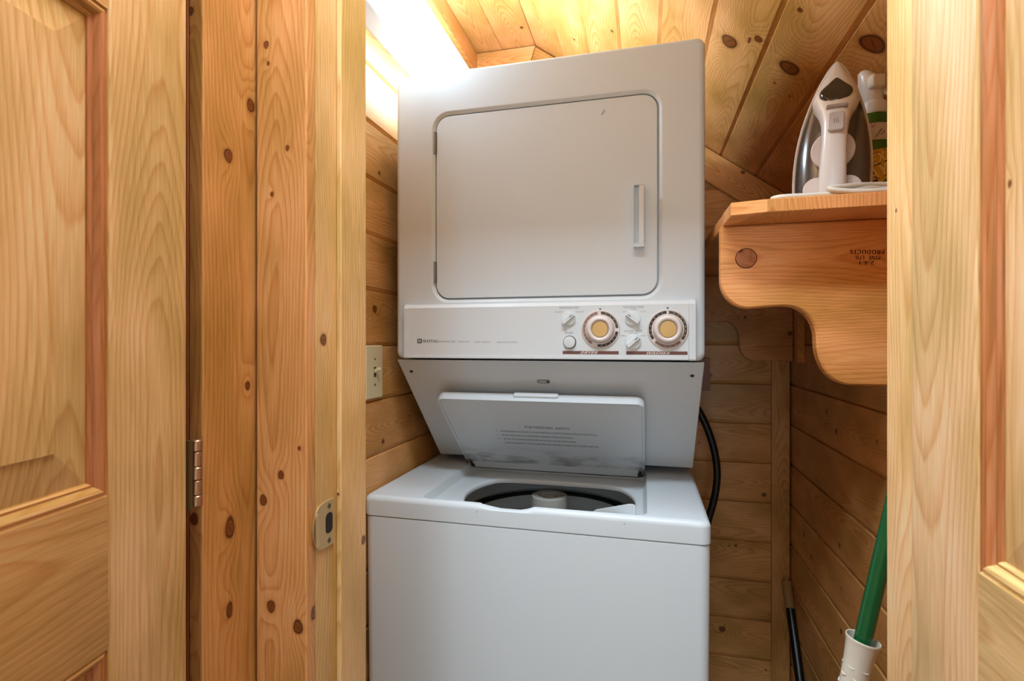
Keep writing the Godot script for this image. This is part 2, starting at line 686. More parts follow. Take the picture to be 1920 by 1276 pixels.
	var up := Vector2(X_CREASE, Y_FLAT - 0.003)
	var sl := Vector2(1, SLOPE).normalized()
	var pn := Vector2(SLOPE, -1).normalized()
	var g := Geo.new().grain(Vector3.RIGHT, Vector3.UP, 0.1, 0.05)
	g.prism(PackedVector2Array([Vector2(X_LEFT + 0.0165, up.y), up, up + Vector2(-0.030, -drop), Vector2(X_LEFT + 0.0165, up.y - drop)]), zf, 0.016, 0.0015)
	part("flat_length", g, wood(2, shade(amber, 1.05)), t1, 0.0)
	var e := up + sl * ((X_RIGHT - 0.003 - X_CREASE) / sl.x)
	g = Geo.new().grain(Vector3(sl.x, sl.y, 0), Vector3(-pn.x, -pn.y, 0), 0.47 - e.x / 1.28, 0.02)
	var e2 := up + pn * drop + sl * 0.0
	var lowend := Vector2(X_RIGHT - 0.003, (up + pn * drop).y + SLOPE * (X_RIGHT - 0.003 - (up + pn * drop).x))
	g.prism(PackedVector2Array([up + Vector2(0.001, -0.003), e, lowend, up + Vector2(-0.029, -drop)]), zf, 0.016, 0.0025)
	part("sloping_length", g, wood(1, amber), t1, 0.0)
	var t2 := struct("trim_2", "pale pine trim board along the ceiling above the fluorescent light", "trim")
	g = Geo.new().grain(Vector3.BACK, Vector3.UP, 0.2, 0.1)
	var px := X_LEFT + 0.0005
	g.prism(PackedVector2Array([Vector2(px, Y_FLAT - 0.003), Vector2(px + 0.016, Y_FLAT - 0.003), Vector2(px + 0.016, Y_FLAT - 0.074), Vector2(px + 0.006, Y_FLAT - 0.092), Vector2(px, Y_FLAT - 0.092)]), frame(Vector3.RIGHT, Vector3.UP, Vector3.BACK, Vector3(0, 0, Z_BACK + 0.001)), Z_IN - Z_BACK - 0.003)
	part("board", g, wood(2, shade(amber, 1.02)), t2, 0.0)
	var t3 := struct("trim_3", "narrow upright pine trim in the back right corner of the closet", "trim")
	g = Geo.new().grain(Vector3.UP, Vector3.RIGHT, 0.3, 0.4)
	g.rbox(Vector3(0.6293, 0.001, Z_BACK + 0.0005), Vector3(X_RIGHT - 0.004, 1.585, Z_BACK + 0.0155), 0.0018, 1)
	part("board", g, wood(2, shade(amber, 0.97)), t3)


# ------------------------------------------------------------------ the wall between closet and hall, its jambs and casings
func partition() -> void:
	var xl := -0.168
	var xr := 0.5055
	var top := 2.04
	var w := struct("wall_front", "wall between the hall and the laundry closet, with the door opening", "wall")
	var g := Geo.new().grain(Vector3.UP, Vector3.RIGHT, 0.1, 0.1)
	g.box(Vector3(-0.62, 0, Z_IN + 0.001), Vector3(xl, 2.46, Z_OUT))
	g.box(Vector3(xr, 0, Z_IN + 0.001), Vector3(1.40, 2.46, Z_OUT))
	g.box(Vector3(xl, top, Z_IN + 0.001), Vector3(xr, 2.46, Z_OUT))
	part("wall_body", g, wood(2, Color(0.90, 0.80, 0.70)), w, 0.0)
	# jamb and stop, left
	var tj := struct("trim_4", "left jamb of the closet doorway with its door stop and strike plate", "door jamb")
	g = Geo.new().grain(Vector3.UP, Vector3.BACK, 0.0, 0.69 - 0.56 / 0.384)
	g.rbox(Vector3(-0.1675, 0.001, Z_IN), Vector3(-0.150, top - 0.02, Z_OUT), 0.001, 1)
	part("jamb_board", g, wood(2, Color(0.84, 0.79, 0.72)), tj)
	g = Geo.new().grain(Vector3.UP, Vector3.BACK, 0.37, 0.30)
	g.rbox(Vector3(-0.1499, 0.001, 0.4975), Vector3(-0.1425, top - 0.04, 0.5585), 0.0018, 2)
	part("door_stop", g, wood(2, Color(0.85, 0.81, 0.73)), tj)
	strike(tj)
	var tr := struct("trim_5", "right jamb of the closet doorway beside the open door", "door jamb")
	g = Geo.new().grain(Vector3.UP, Vector3.BACK, 0.5, 0.1)
	g.rbox(Vector3(0.4875, 0.001, Z_IN), Vector3(0.505, top - 0.02, Z_OUT), 0.003, 2)
	part("jamb_board", g, wood(2, Color(0.98, 0.97, 0.93)), tr)
	g = Geo.new().grain(Vector3.UP, Vector3.BACK, 0.2, 0.7)
	g.rbox(Vector3(0.480, 0.001, 0.4975), Vector3(0.4874, top - 0.04, 0.5585), 0.0018, 2)
	part("door_stop", g, wood(2, Color(0.98, 0.97, 0.93)), tr)
	var th := struct("trim_6", "head jamb over the closet doorway", "door jamb")
	g = Geo.new().grain(Vector3.RIGHT, Vector3.BACK, 0.5, 0.1)
	g.rbox(Vector3(-0.1675, top - 0.0195, Z_IN), Vector3(0.505, top - 0.002, Z_OUT), 0.002, 1)
	part("jamb_board", g, wood(2, Color(0.95, 0.84, 0.72)), th)
	# casings on the hall side
	var tc := struct("trim_7", "reddish knotty pine casing board on the left of the closet doorway", "door casing")
	g = Geo.new().grain(Vector3.UP, Vector3.RIGHT, 0.0, (0.2186 * 1.8) / 0.384 + 0.004, 1.0 / 1.28, 1.8 / 0.384 * 0.6)
	var kv := 1.15 / 0.384
	g.grain(Vector3.UP, Vector3.RIGHT, 0.0, 0.2186 * kv + 0.002, 1.0 / 1.28, kv)
	g.rbox(Vector3(-0.2186, 0.001, Z_OUT), Vector3(-0.1502, top + 0.06, Z_OUT + 0.0176), 0.0025, 2)
	part("board", g, wood(1, Color(0.80, 0.68, 0.58)), tc)
	tc = struct("trim_8", "pine casing board on the right of the closet doorway, behind the open door", "door casing")
	g = Geo.new().grain(Vector3.UP, Vector3.RIGHT, 0.2, 0.2)
	g.rbox(Vector3(0.4885, 0.001, Z_OUT), Vector3(0.557, top + 0.06, Z_OUT + 0.0176), 0.0025, 2)
	part("board", g, wood(1, Color(0.95, 0.82, 0.70)), tc)
	tc = struct("trim_9", "pine casing board over the closet doorway", "door casing")
	g = Geo.new().grain(Vector3.RIGHT, Vector3.UP, 0.2, 0.2)
	g.rbox(Vector3(-0.2186, top + 0.061, Z_OUT), Vector3(0.557, top + 0.13, Z_OUT + 0.0176), 0.0025, 2)
	part("board", g, wood(1, Color(0.92, 0.78, 0.66)), tc)


func strike(parent: Node3D) -> void:
	var brass := plain("worn brass", Color(0.78, 0.66, 0.47), 0.38, 0.75)
	var dark := plain("hole", Color(0.10, 0.06, 0.035), 0.8)
	# plate in the z/y plane, facing +x; its lip rounds towards the hall
	var t := frame(Vector3.FORWARD, Vector3.UP, Vector3.RIGHT, Vector3(-0.1499, 0.9965, 0.588))
	var o := PackedVector2Array()
	for q in [Vector2(0.0225, -0.0285), Vector2(0.0225, 0.0285), Vector2(0.004, 0.0285)]:
		o.append(q)
	for i in 9:
		var a := deg_to_rad(90.0 + 180.0 * i / 8)
		o.append(Vector2(-0.004 + cos(a) * 0.0165, sin(a) * 0.0275))
	o.append(Vector2(0.004, -0.0285))
	var pl := part("strike_plate", Geo.new().prism(o, t, 0.0022, 0.0006), brass, parent, 30.0, "worn brass strike plate with two screws")
	part("latch_hole", Geo.new().prism(rrect(0.004, 0.0185, -0.012, 0.013, 0.006), t.translated_local(Vector3(0, 0, 0.0020)), 0.0004), dark, pl)
	part("lip", Geo.new().prism(rrect(-0.021, -0.013, -0.020, 0.020, 0.0039), t.translated_local(Vector3(0, 0, 0.0018)).rotated_local(Vector3.UP, 0.18), 0.0012, 0.0004), brass, pl)
	for y in [-0.021, 0.021]:
		var s := t.translated_local(Vector3(0.0115, y, 0.0021))
		var sc := Geo.new().lathe([[0.0036, 0.0], [0.0036, 0.0003], [0.0026, 0.0008]], s * Transform3D(Basis(Vector3.RIGHT, PI / 2), Vector3.ZERO), 14)
		part("screw", sc, plain("screw", Color(0.55, 0.48, 0.38), 0.35, 0.8), pl)
		var cross := Geo.new()
		cross.box(Vector3(-0.0023, -0.0004, 0.0007), Vector3(0.0023, 0.0004, 0.0010))
		cross.box(Vector3(-0.0004, -0.0023, 0.0007), Vector3(0.0004, 0.0023, 0.0010))
		var moved := Geo.new().at(s)
		for k in range(0, cross.p.size(), 3):
			moved.tri(cross.p[k], cross.p[k + 1], cross.p[k + 2])
		part("slot", moved, dark, pl, 0.0)


# ------------------------------------------------------------------ the hall where the camera stands
func hall() -> void:
	var plaster := plain("plaster", Color(0.90, 0.89, 0.87), 0.8)
	var f := struct("floor", "hall floor outside the closet", "floor")
	part("floor_sheet", Geo.new().grain(Vector3.BACK, Vector3.RIGHT).box(Vector3(-0.5, -0.06, Z_IN), Vector3(1.45, 0, 2.9)), plain("pale carpet", Color(0.82, 0.80, 0.77), 0.9), f)
	var c := struct("ceiling", "pale hall ceiling outside the closet", "ceiling")
	part("ceiling_sheet", Geo.new().box(Vector3(-0.5, 2.40, Z_OUT), Vector3(1.45, 2.46, 2.9)), plaster, c)
	var wr := struct("wall_hall_right", "plain wall on the right of the hall", "wall")
	part("wall_body", Geo.new().box(Vector3(1.35, 0, Z_OUT), Vector3(1.45, 2.40, 2.9)), plaster, wr)
	var wb := struct("wall_hall_back", "plain wall at the near end of the hall", "wall")
	var wg := Geo.new()
	wg.box(Vector3(-0.5, 0, 2.8), Vector3(-0.2, 2.40, 2.9))
	wg.box(Vector3(0.5, 0, 2.8), Vector3(1.35, 2.40, 2.9))
	wg.box(Vector3(-0.2, 0, 2.8), Vector3(0.5, 0.40, 2.9))
	wg.box(Vector3(-0.2, 1.95, 2.8), Vector3(0.5, 2.40, 2.9))
	part("wall_body", wg, plaster, wb)
	var wn := struct("window_1", "bright window at the near end of the hall behind the viewer", "window", Vector3(0.15, 0.40, 2.85))
	var fr := Geo.new()
	for q in [[-0.2, 0.40, -0.15, 1.95], [0.45, 0.40, 0.5, 1.95], [-0.15, 0.40, 0.45, 0.45], [-0.15, 1.90, 0.45, 1.95], [-0.15, 1.16, 0.45, 1.19]]:
		fr.box(Vector3(q[0], q[1], 2.82), Vector3(q[2], q[3], 2.88))
	part("window_frame", fr, plain("lampwhite", Color(0.9, 0.9, 0.9), 0.4), wn, 0.0)
	var day := plain("window daylight", Color(1, 1, 1), 0.3)
	day.emission_enabled = true
	day.emission = Color(0.88, 0.95, 1.0)
	day.emission_energy_multiplier = 0.8
	part("window_pane", Geo.new().box(Vector3(-0.15, 0.45, 2.845), Vector3(0.45, 1.90, 2.855)), day, wn, 0.0)
	area("window_light", Transform3D(Basis(), Vector3(0.15, 1.18, 2.80)), Vector2(0.60, 1.44), 1.12, Color(0.85, 0.94, 1.0))
	# left wall with a doorway
	var wl := struct("wall_hall_left", "hall wall with a panelled door, left of the closet doorway", "wall")
	var g := Geo.new().grain(Vector3.UP, Vector3.BACK, 0.1, 0.1)
	g.box(Vector3(-0.36, 0, Z_OUT), Vector3(-0.241, 2.40, 0.674))
	g.box(Vector3(-0.36, 0, 1.43), Vector3(-0.241, 2.40, 2.8))
	g.box(Vector3(-0.36, 2.06, 0.674), Vector3(-0.241, 2.40, 1.43))
	part("wall_body", g, wood(2, Color(0.90, 0.80, 0.70)), wl, 0.0)
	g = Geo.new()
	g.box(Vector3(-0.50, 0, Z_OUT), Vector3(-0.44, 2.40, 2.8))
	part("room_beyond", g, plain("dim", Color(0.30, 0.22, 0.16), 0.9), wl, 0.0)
	var tc := struct("trim_10", "knotty pine casing board in the hall corner, between the panelled door and the closet doorway", "door casing")
	var kv := 1.12 / 0.384
	g = Geo.new().grain(Vector3.UP, Vector3.FORWARD, 0.0, 1.0 / 3.0 + 0.691 * kv + 0.003, 1.0 / 1.28, kv)
	g.rbox(Vector3(-0.2405, 0.001, 0.6005), Vector3(-0.222, 2.12, 0.691), 0.002, 2)
	part("board", g, wood(1, Color(0.72, 0.59, 0.46)), tc)
	var tj := struct("trim_11", "dark reddish jamb strip at the hinges of the panelled door", "door jamb")
	g = Geo.new().grain(Vector3.UP, Vector3.RIGHT, 0.3, 0.3)
	g.rbox(Vector3(-0.345, 0.001, 0.6745), Vector3(-0.2407, 2.04, 0.692), 0.001, 1)
	part("jamb_board", g, wood(2, Color(0.52, 0.32, 0.23)), tj)
	# the lamp that lights the hall
	var lp := thing("ceiling_lamp", "narrow white ceiling lamp in the hall just over the closet doorway", "lamp", Vector3(0.12, 2.40, 0.845))
	part("lamp_frame", Geo.new().rbox(Vector3(-0.215, 2.355, 0.72), Vector3(0.455, 2.3995, 0.97), 0.012), plain("lampwhite", Color(0.9, 0.9, 0.9), 0.4), lp)
	var glow := plain("lampglow", Color(1, 1, 1), 0.5)
	glow.emission_enabled = true
	glow.emission = Color(1.0, 0.96, 0.90)
	glow.emission_energy_multiplier = 1.5
	part("diffuser", Geo.new().rbox(Vector3(-0.205, 2.345, 0.735), Vector3(0.445, 2.362, 0.955), 0.006), glow, lp)
	area("hall_lamp_light", Transform3D(Basis(Vector3.RIGHT, -PI / 2), Vector3(0.12, 2.34, 0.845)), Vector2(0.62, 0.22), 3.5, Color(0.85, 0.94, 1.0))


# ------------------------------------------------------------------ doors
# t: origin at the foot of the hinge edge on the visible face, x across, y up, z out of the face
func panel_door(d: Node3D, t: Transform3D, wide: float, rails: Array, tint: Color, rail_tint: Color, seed_u: float) -> void:
	var th := 0.035
	var st := 0.094
	var top := 2.02
	for k in 2:
		var x0: float = 0.0 if k == 0 else wide - st
		var g := Geo.new().at(t).grain(Vector3.UP, Vector3.RIGHT, seed_u + 0.4 * k, 0.34 - x0 / 0.384)
		g.rbox(Vector3(x0, 0.012, -th), Vector3(x0 + st, top, 0), 0.0035, 2)
		part("stile", g, wood(2, tint), d)
	for k in rails.size():
		var g := Geo.new().at(t).grain(Vector3.RIGHT, Vector3.UP, seed_u * 2.0 + 0.31 * k, 0.67 - rails[k][0] / 0.384)
		g.box(Vector3(st + 0.0004, rails[k][0], -th), Vector3(wide - st - 0.0004, rails[k][1], -0.0006))
		part("rail", g, wood(2, rail_tint), d, 0.0)
	for k in rails.size() - 1:
		var y0: float = rails[k][1]
		var y1: float = rails[k + 1][0]
		var x0 := st
		var x1 := wide - st
		var lo := Vector2(x0 + 0.0135, y0 + 0.0135)
		var hi := Vector2(x1 - 0.0135, y1 - 0.0135)
		var g := Geo.new().at(t).grain(Vector3.UP, Vector3.RIGHT, seed_u + 0.23 * k, 0.35 - x0 / 0.384)
		var ring := func(o: float, z: float) -> PackedVector3Array:
			return PackedVector3Array([Vector3(lo.x + o, lo.y + o, z), Vector3(hi.x - o, lo.y + o, z), Vector3(hi.x - o, hi.y - o, z), Vector3(lo.x + o, hi.y - o, z)])
		g.loft([ring.call(-0.008, -0.024), ring.call(-0.008, -0.0090), ring.call(0.0, -0.0088), ring.call(0.030, -0.0050), ring.call(0.0306, -0.0034)])
		part("panel", g, wood(2, tint), d, 0.0)
		# mouldings round the panel, mitred
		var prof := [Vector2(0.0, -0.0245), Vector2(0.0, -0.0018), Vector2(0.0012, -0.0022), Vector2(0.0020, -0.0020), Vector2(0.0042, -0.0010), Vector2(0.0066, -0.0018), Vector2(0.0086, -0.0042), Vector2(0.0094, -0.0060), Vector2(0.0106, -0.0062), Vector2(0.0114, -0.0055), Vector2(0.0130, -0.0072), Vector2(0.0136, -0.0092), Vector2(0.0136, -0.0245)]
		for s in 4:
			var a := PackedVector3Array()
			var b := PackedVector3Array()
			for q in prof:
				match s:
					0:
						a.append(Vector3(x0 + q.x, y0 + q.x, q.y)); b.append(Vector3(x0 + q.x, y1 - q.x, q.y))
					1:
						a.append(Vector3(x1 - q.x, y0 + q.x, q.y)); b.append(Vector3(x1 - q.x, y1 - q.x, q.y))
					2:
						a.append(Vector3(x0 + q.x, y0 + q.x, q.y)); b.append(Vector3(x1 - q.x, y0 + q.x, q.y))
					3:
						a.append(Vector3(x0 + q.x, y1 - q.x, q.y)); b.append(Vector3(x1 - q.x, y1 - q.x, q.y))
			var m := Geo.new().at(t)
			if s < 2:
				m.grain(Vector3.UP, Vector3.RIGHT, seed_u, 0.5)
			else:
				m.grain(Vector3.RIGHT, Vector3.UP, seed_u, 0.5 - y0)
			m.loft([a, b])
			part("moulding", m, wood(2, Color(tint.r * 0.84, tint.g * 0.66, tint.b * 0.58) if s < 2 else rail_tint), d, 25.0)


func door_left() -> void:
	var d := struct("door_1", "amber pine panelled door on the left with a brass butt hinge", "door", Vector3(-0.2195, 0, 0.7125))
	var dir := Vector3(0.1754, 0, 0.9845)
	var t := frame(dir, Vector3.UP, dir.cross(Vector3.UP).normalized() * -1.0, Vector3(-0.2195, 0, 0.7125))
	t.basis = Basis(-dir, Vector3.UP, Vector3(dir.z, 0, -dir.x))
	# x runs from the hinge towards the viewer: mirror by building with x = -along
	t.basis = Basis(dir, Vector3.UP, Vector3(dir.z, 0, -dir.x))
	panel_door(d, t, 0.70, [[0.012, 0.24], [0.965, 1.0915], [1.494, 1.62], [1.90, 2.02]], Color(0.79, 0.73, 0.67), Color(0.72, 0.62, 0.50), 0.13)
	var brass := plain("hinge metal", Color(0.66, 0.50, 0.38), 0.34, 0.85)
	var c := Vector3(-0.2165, 0, 0.7035)
	for yy in [1.084, 1.82, 0.22]:
		var h := part("hinge", Geo.new().box(Vector3(-0.2235, yy - 0.035, 0.7095), Vector3(-0.2160, yy + 0.035, 0.7122)), plain("hinge leaf", Color(0.42, 0.33, 0.20), 0.45, 0.7), d, 0.0, "five-knuckle butt hinge")
		var y: float = yy + 0.035
		for k in 5:
			var hgt: float = [0.012, 0.0155, 0.0135, 0.0155, 0.0115][k]
			var r: float = [0.0049, 0.0046, 0.0049, 0.0046, 0.0049][k]
			var tt := Transform3D(Basis(), Vector3(c.x, y - hgt, c.z))
			part("knuckle", Geo.new().lathe([[r - 0.0005, 0.0003], [r, 0.0008], [r, hgt - 0.0012], [r - 0.0005, hgt - 0.0007]], tt, 20), brass, h)
			y -= hgt


func door_right() -> void:
	var d := struct("door_2", "pale pine panelled closet door standing open on the right", "door", Vector3(0.450, 0, 0.620))
	var t := Transform3D(Basis(Vector3(0, 0, 1), Vector3.UP, Vector3(-1, 0, 0)), Vector3(0.450, 0, 0.620))
	panel_door(d, t, 0.63, [[0.012, 0.24], [0.92, 1.060], [1.494, 1.62], [1.90, 2.02]], Color(0.92, 0.92, 0.93), Color(0.90, 0.90, 0.86), 0.55)


# ------------------------------------------------------------------ fluorescent light
func fixture() -> void:
	var f := thing("fluorescent_light", "white fluorescent strip light glowing on the left wall above the dryer", "light", Vector3(X_LEFT, 1.95, -0.155))
	var z0 := -0.46
	var z1 := 0.15
	var t := frame(Vector3.RIGHT, Vector3.UP, Vector3.BACK, Vector3(0, 0, z0))
	var hw := plain("fixture white", Color(0.86, 0.87, 0.88), 0.4)
	var xa := X_LEFT + 0.0005
	var h := Geo.new().prism(PackedVector2Array([Vector2(xa, 1.943), Vector2(-0.358, 1.949), Vector2(-0.353, 1.953), Vector2(-0.353, 2.045), Vector2(-0.358, 2.049), Vector2(xa, 2.052)]), t, z1 - z0)
	part("housing", h, hw, f)
	var glow := plain("tubeglow", Color(1, 1, 1), 0.4)
	glow.emission_enabled = true
	glow.emission = Color(1.0, 0.985, 0.95)
	glow.emission_energy_multiplier = 1.7
	var o := PackedVector2Array([Vector2(-0.3528, 2.040), Vector2(-0.3528, 1.953)])
	for i in 7:
		var a := deg_to_rad(-90.0 + 90.0 * i / 6)
		o.append(Vector2(-0.296 + cos(a) * 0.018, 1.971 + sin(a) * 0.018))
	for i in 7:
		var a := deg_to_rad(90.0 * i / 6)
		o.append(Vector2(-0.296 + cos(a) * 0.018, 2.022 + sin(a) * 0.018))
	part("lens", Geo.new().prism(o, t.translated_local(Vector3(0, 0, 0.004)), z1 - z0 - 0.008), glow, f, 50.0)
	for z in [z0, z1 - 0.004]:
		part("end_cap", Geo.new().prism(PackedVector2Array([Vector2(-0.352, 1.950), Vector2(-0.283, 1.950), Vector2(-0.275, 1.965), Vector2(-0.275, 2.030), Vector2(-0.285, 2.044), Vector2(-0.352, 2.044)]), t.translated_local(Vector3(0, 0, z - z0 - (0.003 if z < 0.0 else -0.001))), 0.006), hw, f)
	var c := Color(0.80, 0.925, 1.0)
	var zc := (z0 + z1) * 0.5
	area("fluorescent_light_low", Transform3D(Basis(Vector3.RIGHT, -PI / 2), Vector3(-0.295, 1.9505, zc)), Vector2(0.045, z1 - z0 - 0.02), 0.42, c)
	area("fluorescent_light_side", Transform3D(Basis(Vector3.UP, -PI / 2), Vector3(-0.272, 1.997, zc)), Vector2(z1 - z0 - 0.02, 0.07), 0.66, c)
	area("fluorescent_light_high", Transform3D(Basis(Vector3.RIGHT, PI / 2), Vector3(-0.315, 2.048, zc)), Vector2(0.06, z1 - z0 - 0.02), 0.36, c)


# ------------------------------------------------------------------ the stacked washer and dryer
func machine() -> void:
	var d := thing("stacked_washer_dryer", "white stacked washer and dryer with its washer lid standing open", "washer dryer", Vector3(0, 0, -0.25))
	var white := plain("enamel", Color(0.815, 0.845, 0.865), 0.42, 0.0, 0.45, 0.0)
	var plastic := plain("white plastic", Color(0.825, 0.85, 0.865), 0.42)
	var black := plain("black", Color(0.03, 0.03, 0.03), 0.5)
	var ink := plain("ink", Color(0.16, 0.16, 0.17), 0.6)
	var faint := plain("faint ink", Color(0.50, 0.50, 0.50), 0.6)
	var steel := plain("steel", Color(0.55, 0.55, 0.54), 0.35, 0.7)

	# dryer shell, its front pressed in round the door
	var xa := -0.349
	var xb := 0.349
	var ya := 1.1773
	var yb := 1.8487
	var loops := []
	loops.append(on_z(rrect(xa, xb, ya, yb, 0.014, 6), -0.60))
	for k in 5:
		var a := PI / 2 * k / 4
		var i := 0.013 * (1.0 - cos(a))
		loops.append(on_z(rrect(xa + i, xb - i, ya + i * 0.7, yb - i * 0.7, 0.016, 6), -0.013 + 0.013 * sin(a)))
	var hx0 := -0.2490
	var hx1 := 0.2562
	var hy0 := 1.3150
	var hy1 := 1.7455
	for q in [[0.0085, 0.0], [0.0062, -0.0006], [0.0040, -0.0026], [0.0020, -0.0044], [0.0004, -0.0052], [0.0, -0.0062], [0.0, -0.016]]:
		loops.append(on_z(rrect(hx0 - q[0], hx1 + q[0], hy0 - q[0], hy1 + q[0], 0.034 + q[0], 6), q[1]))
	part("dryer_cabinet", Geo.new().loft(loops), white, d, 50.0)
	# door
	loops = []
	for q in [[0.0015, -0.0155], [0.0, -0.0140], [0.0, -0.0052], [0.0005, -0.0042], [0.0018, -0.0037]]:
		loops.append(on_z(rrect(hx0 + 0.0024 + q[0], hx1 - 0.0030 - q[0], hy0 + 0.0034 + q[0], hy1 - 0.0026 - q[0], 0.0315 - q[0], 6), q[1]))
	var dd := part("dryer_door", Geo.new().loft(loops), white, d, 50.0)
	part("scratch", Geo.new().tube([Vector3(0.1365, 1.7085, -0.0036), Vector3(0.1400, 1.7135, -0.0036), Vector3(0.1425, 1.7195, -0.0036)], 0.0005, 5), ink, dd)
	# pull handle: a channel open to the front, half of it hollow
	var hg := Geo.new()
	var hz := 0.0165
	hg.box(Vector3(0.2045, 1.4165, -0.0037), Vector3(0.2056, 1.5470, hz))
	hg.box(Vector3(0.2056, 1.5455, -0.0037), Vector3(0.2262, 1.5470, hz))
	hg.box(Vector3(0.2056, 1.4165, -0.0037), Vector3(0.2262, 1.4235, hz - 0.001))
	hg.box(Vector3(0.2056, 1.4235, -0.0036), Vector3(0.2160, 1.5455, 0.0030))
	hg.rbox(Vector3(0.2150, 1.4230, -0.0036), Vector3(0.2262, 1.5458, hz - 0.0006), 0.0012, 2)
	part("handle", hg, plastic, dd, 30.0)
	for y in [1.6826, 1.3786]:
		var g := Geo.new()
		g.tube([Vector3(-0.2486, y - 0.0260, -0.0005), Vector3(-0.2486, y + 0.0260, -0.0005)], 0.0023, 10)
		g.box(Vector3(-0.2503, y + 0.0100 - 0.0265, -0.004), Vector3(-0.2470, y + 0.0105 - 0.0265, 0.0021))
		g.box(Vector3(-0.2472, y - 0.0250, -0.005), Vector3(-0.2448, y + 0.0250, -0.0030))
		part("hinge", g, steel, dd)

	# control panel
	var cp := Geo.new()
	var side := frame(Vector3.BACK, Vector3.UP, Vector3.LEFT, Vector3(0.3145, 0, 0))
	cp.prism(PackedVector2Array([Vector2(-0.002, 1.1795), Vector2(0.0165, 1.1795), Vector2(0.0182, 1.1835), Vector2(0.0182, 1.2950), Vector2(0.0115, 1.3030), Vector2(-0.002, 1.3030)]), side, 0.3145 + 0.3085)
	var pan := part("control_panel", cp, plastic, d, 20.0)
	for k in 2:
		var x: float = [0.3285, -0.3080][k]
		var wd: float = [0.0138, 0.0104][k]
		var s2 := frame(Vector3.BACK, Vector3.UP, Vector3.LEFT, Vector3(x, 0, 0))
		part("end_cap", Geo.new().prism(PackedVector2Array([Vector2(-0.002, 1.1785), Vector2(0.0185, 1.1785), Vector2(0.0205, 1.1815), Vector2(0.0205, 1.2945), Vector2(0.0130, 1.3040), Vector2(-0.002, 1.3040)]), s2, wd, 0.0006), plastic, d, 20.0)
	part("lower_strip", Geo.new().rbox(Vector3(-0.3078, 1.1800, 0.0178), Vector3(0.3140, 1.1862, 0.0192), 0.0006, 1), plastic, pan)
	var zf := 0.0182
	var face := func(x: float, y: float, z := 0.0182) -> Transform3D:
		return Transform3D(Basis(), Vector3(x, y, z))
	# maker's mark and small print
	var lg := Geo.new().prism(rrect(-0.2847, -0.2733, 1.2138, 1.2240, 0.0014), face.call(0, 0, zf), 0.0003)
	part("emblem", lg, black, pan, 30.0)
	lg = Geo.new()
	lg.letters("M", 0.0068, face.call(-0.2790, 1.2189, zf + 0.0003), true, true, 1, 1.0)
	part("emblem_letter", lg, plastic, pan, 30.0)
	part("lettering", Geo.new().letters("MAYTAG", 0.0060, face.call(-0.2712, 1.2186, zf), true, true, 0, 0.98), ink, pan, 0.0)
	lg = Geo.new()
	lg.letters("DEPENDABLE CARE", 0.0034, face.call(-0.2338, 1.2176, zf), false, false, 0, 1.04)
	lg.letters("HEAVY DUTY", 0.0034, face.call(-0.1840, 1.2172, zf), false, false, 0, 1.04)
	lg.letters("LARGE CAPACITY", 0.0034, face.call(-0.1455, 1.2167, zf), false, false, 0, 1.04)
	lg.letters("REGULATED CONTROL", 0.0034, face.call(-0.0930, 1.2160, zf), false, false, 0, 1.0)
	part("lettering", lg, faint, pan, 0.0)
	lg = Geo.new()
	for q in [["TEMPERATURE", 0.0690, 1.2905, 0.0042], ["START", 0.0692, 1.2362, 0.0044], ["TEMPERATURE", 0.2040, 1.2896, 0.0042], ["LOAD SIZE", 0.2040, 1.2398, 0.0050]]:
		lg.letters(q[0], q[3], face.call(q[1], q[2]), false, false, 1, 1.12)
	for q in [["DELICATE", 0.0470, 1.2818], ["REGULAR", 0.0918, 1.2815], ["WARM", 0.2045, 1.2850], ["HOT", 0.1862, 1.2803], ["COLD", 0.2245, 1.2803], ["MEDIUM", 0.2040, 1.2348], ["SMALL", 0.1842, 1.2300], ["LARGE", 0.2243, 1.2300]]:
		lg.letters(q[0], 0.0026, face.call(q[1], q[2]), false, false, 1, 1.05)
	part("lettering", lg, plain("grey ink", Color(0.48, 0.48, 0.49), 0.6), pan, 0.0)
	for q in [[0.0553, 0.1742, "DRYER", 0.112], [0.1896, 0.3122, "WASHER", 0.2545]]:
		var maroon := plain("maroon", Color(0.42, 0.25, 0.22), 0.5)
		var b := part("stripe", Geo.new().box(Vector3(q[0], 1.1906, zf), Vector3(q[1], 1.1975, zf + 0.0003)), maroon, pan, 0.0)
		part("lettering", Geo.new().letters(q[2], 0.0052, face.call(q[3], 1.19405, zf + 0.0003), true, false, 1, 1.6, 0.5), plain("cream ink", Color(0.86, 0.80, 0.77), 0.5), b, 0.0)
	for x in [0.1354, 0.2734]:
		part("pointer", Geo.new().prism(PackedVector2Array([Vector2(x - 0.0025, 1.2882), Vector2(x + 0.0025, 1.2882), Vector2(x, 1.2842)]), face.call(0, 0, zf), 0.0003), black, pan, 0.0)
	# small selector knobs: a disc with a bar across and a dark mark
	for q in [[0.0682, 1.2668, 0.0150, 42.0], [0.2030, 1.2665, 0.0155, -38.0], [0.2040, 1.2178, 0.0158, 42.0]]:
		knob(d, q[0], q[1], q[2], q[3], plastic, ink)
	var sb := Geo.new().lathe([[0.0142, 0.0], [0.0142, 0.0010], [0.0128, 0.0012]], Transform3D(Basis(Vector3.RIGHT, PI / 2), Vector3(0.0706, 1.2162, zf)), 32)
	var st := part("start_button", sb, plain("dark ring", Color(0.22, 0.22, 0.22), 0.5), d)
	part("button_cap", Geo.new().lathe([[0.0127, 0.0008], [0.0127, 0.0060], [0.0118, 0.0074], [0.0090, 0.0082], [0.0001, 0.0086]], Transform3D(Basis(Vector3.RIGHT, PI / 2), Vector3(0.0706, 1.2162, zf)), 32), plastic, st)
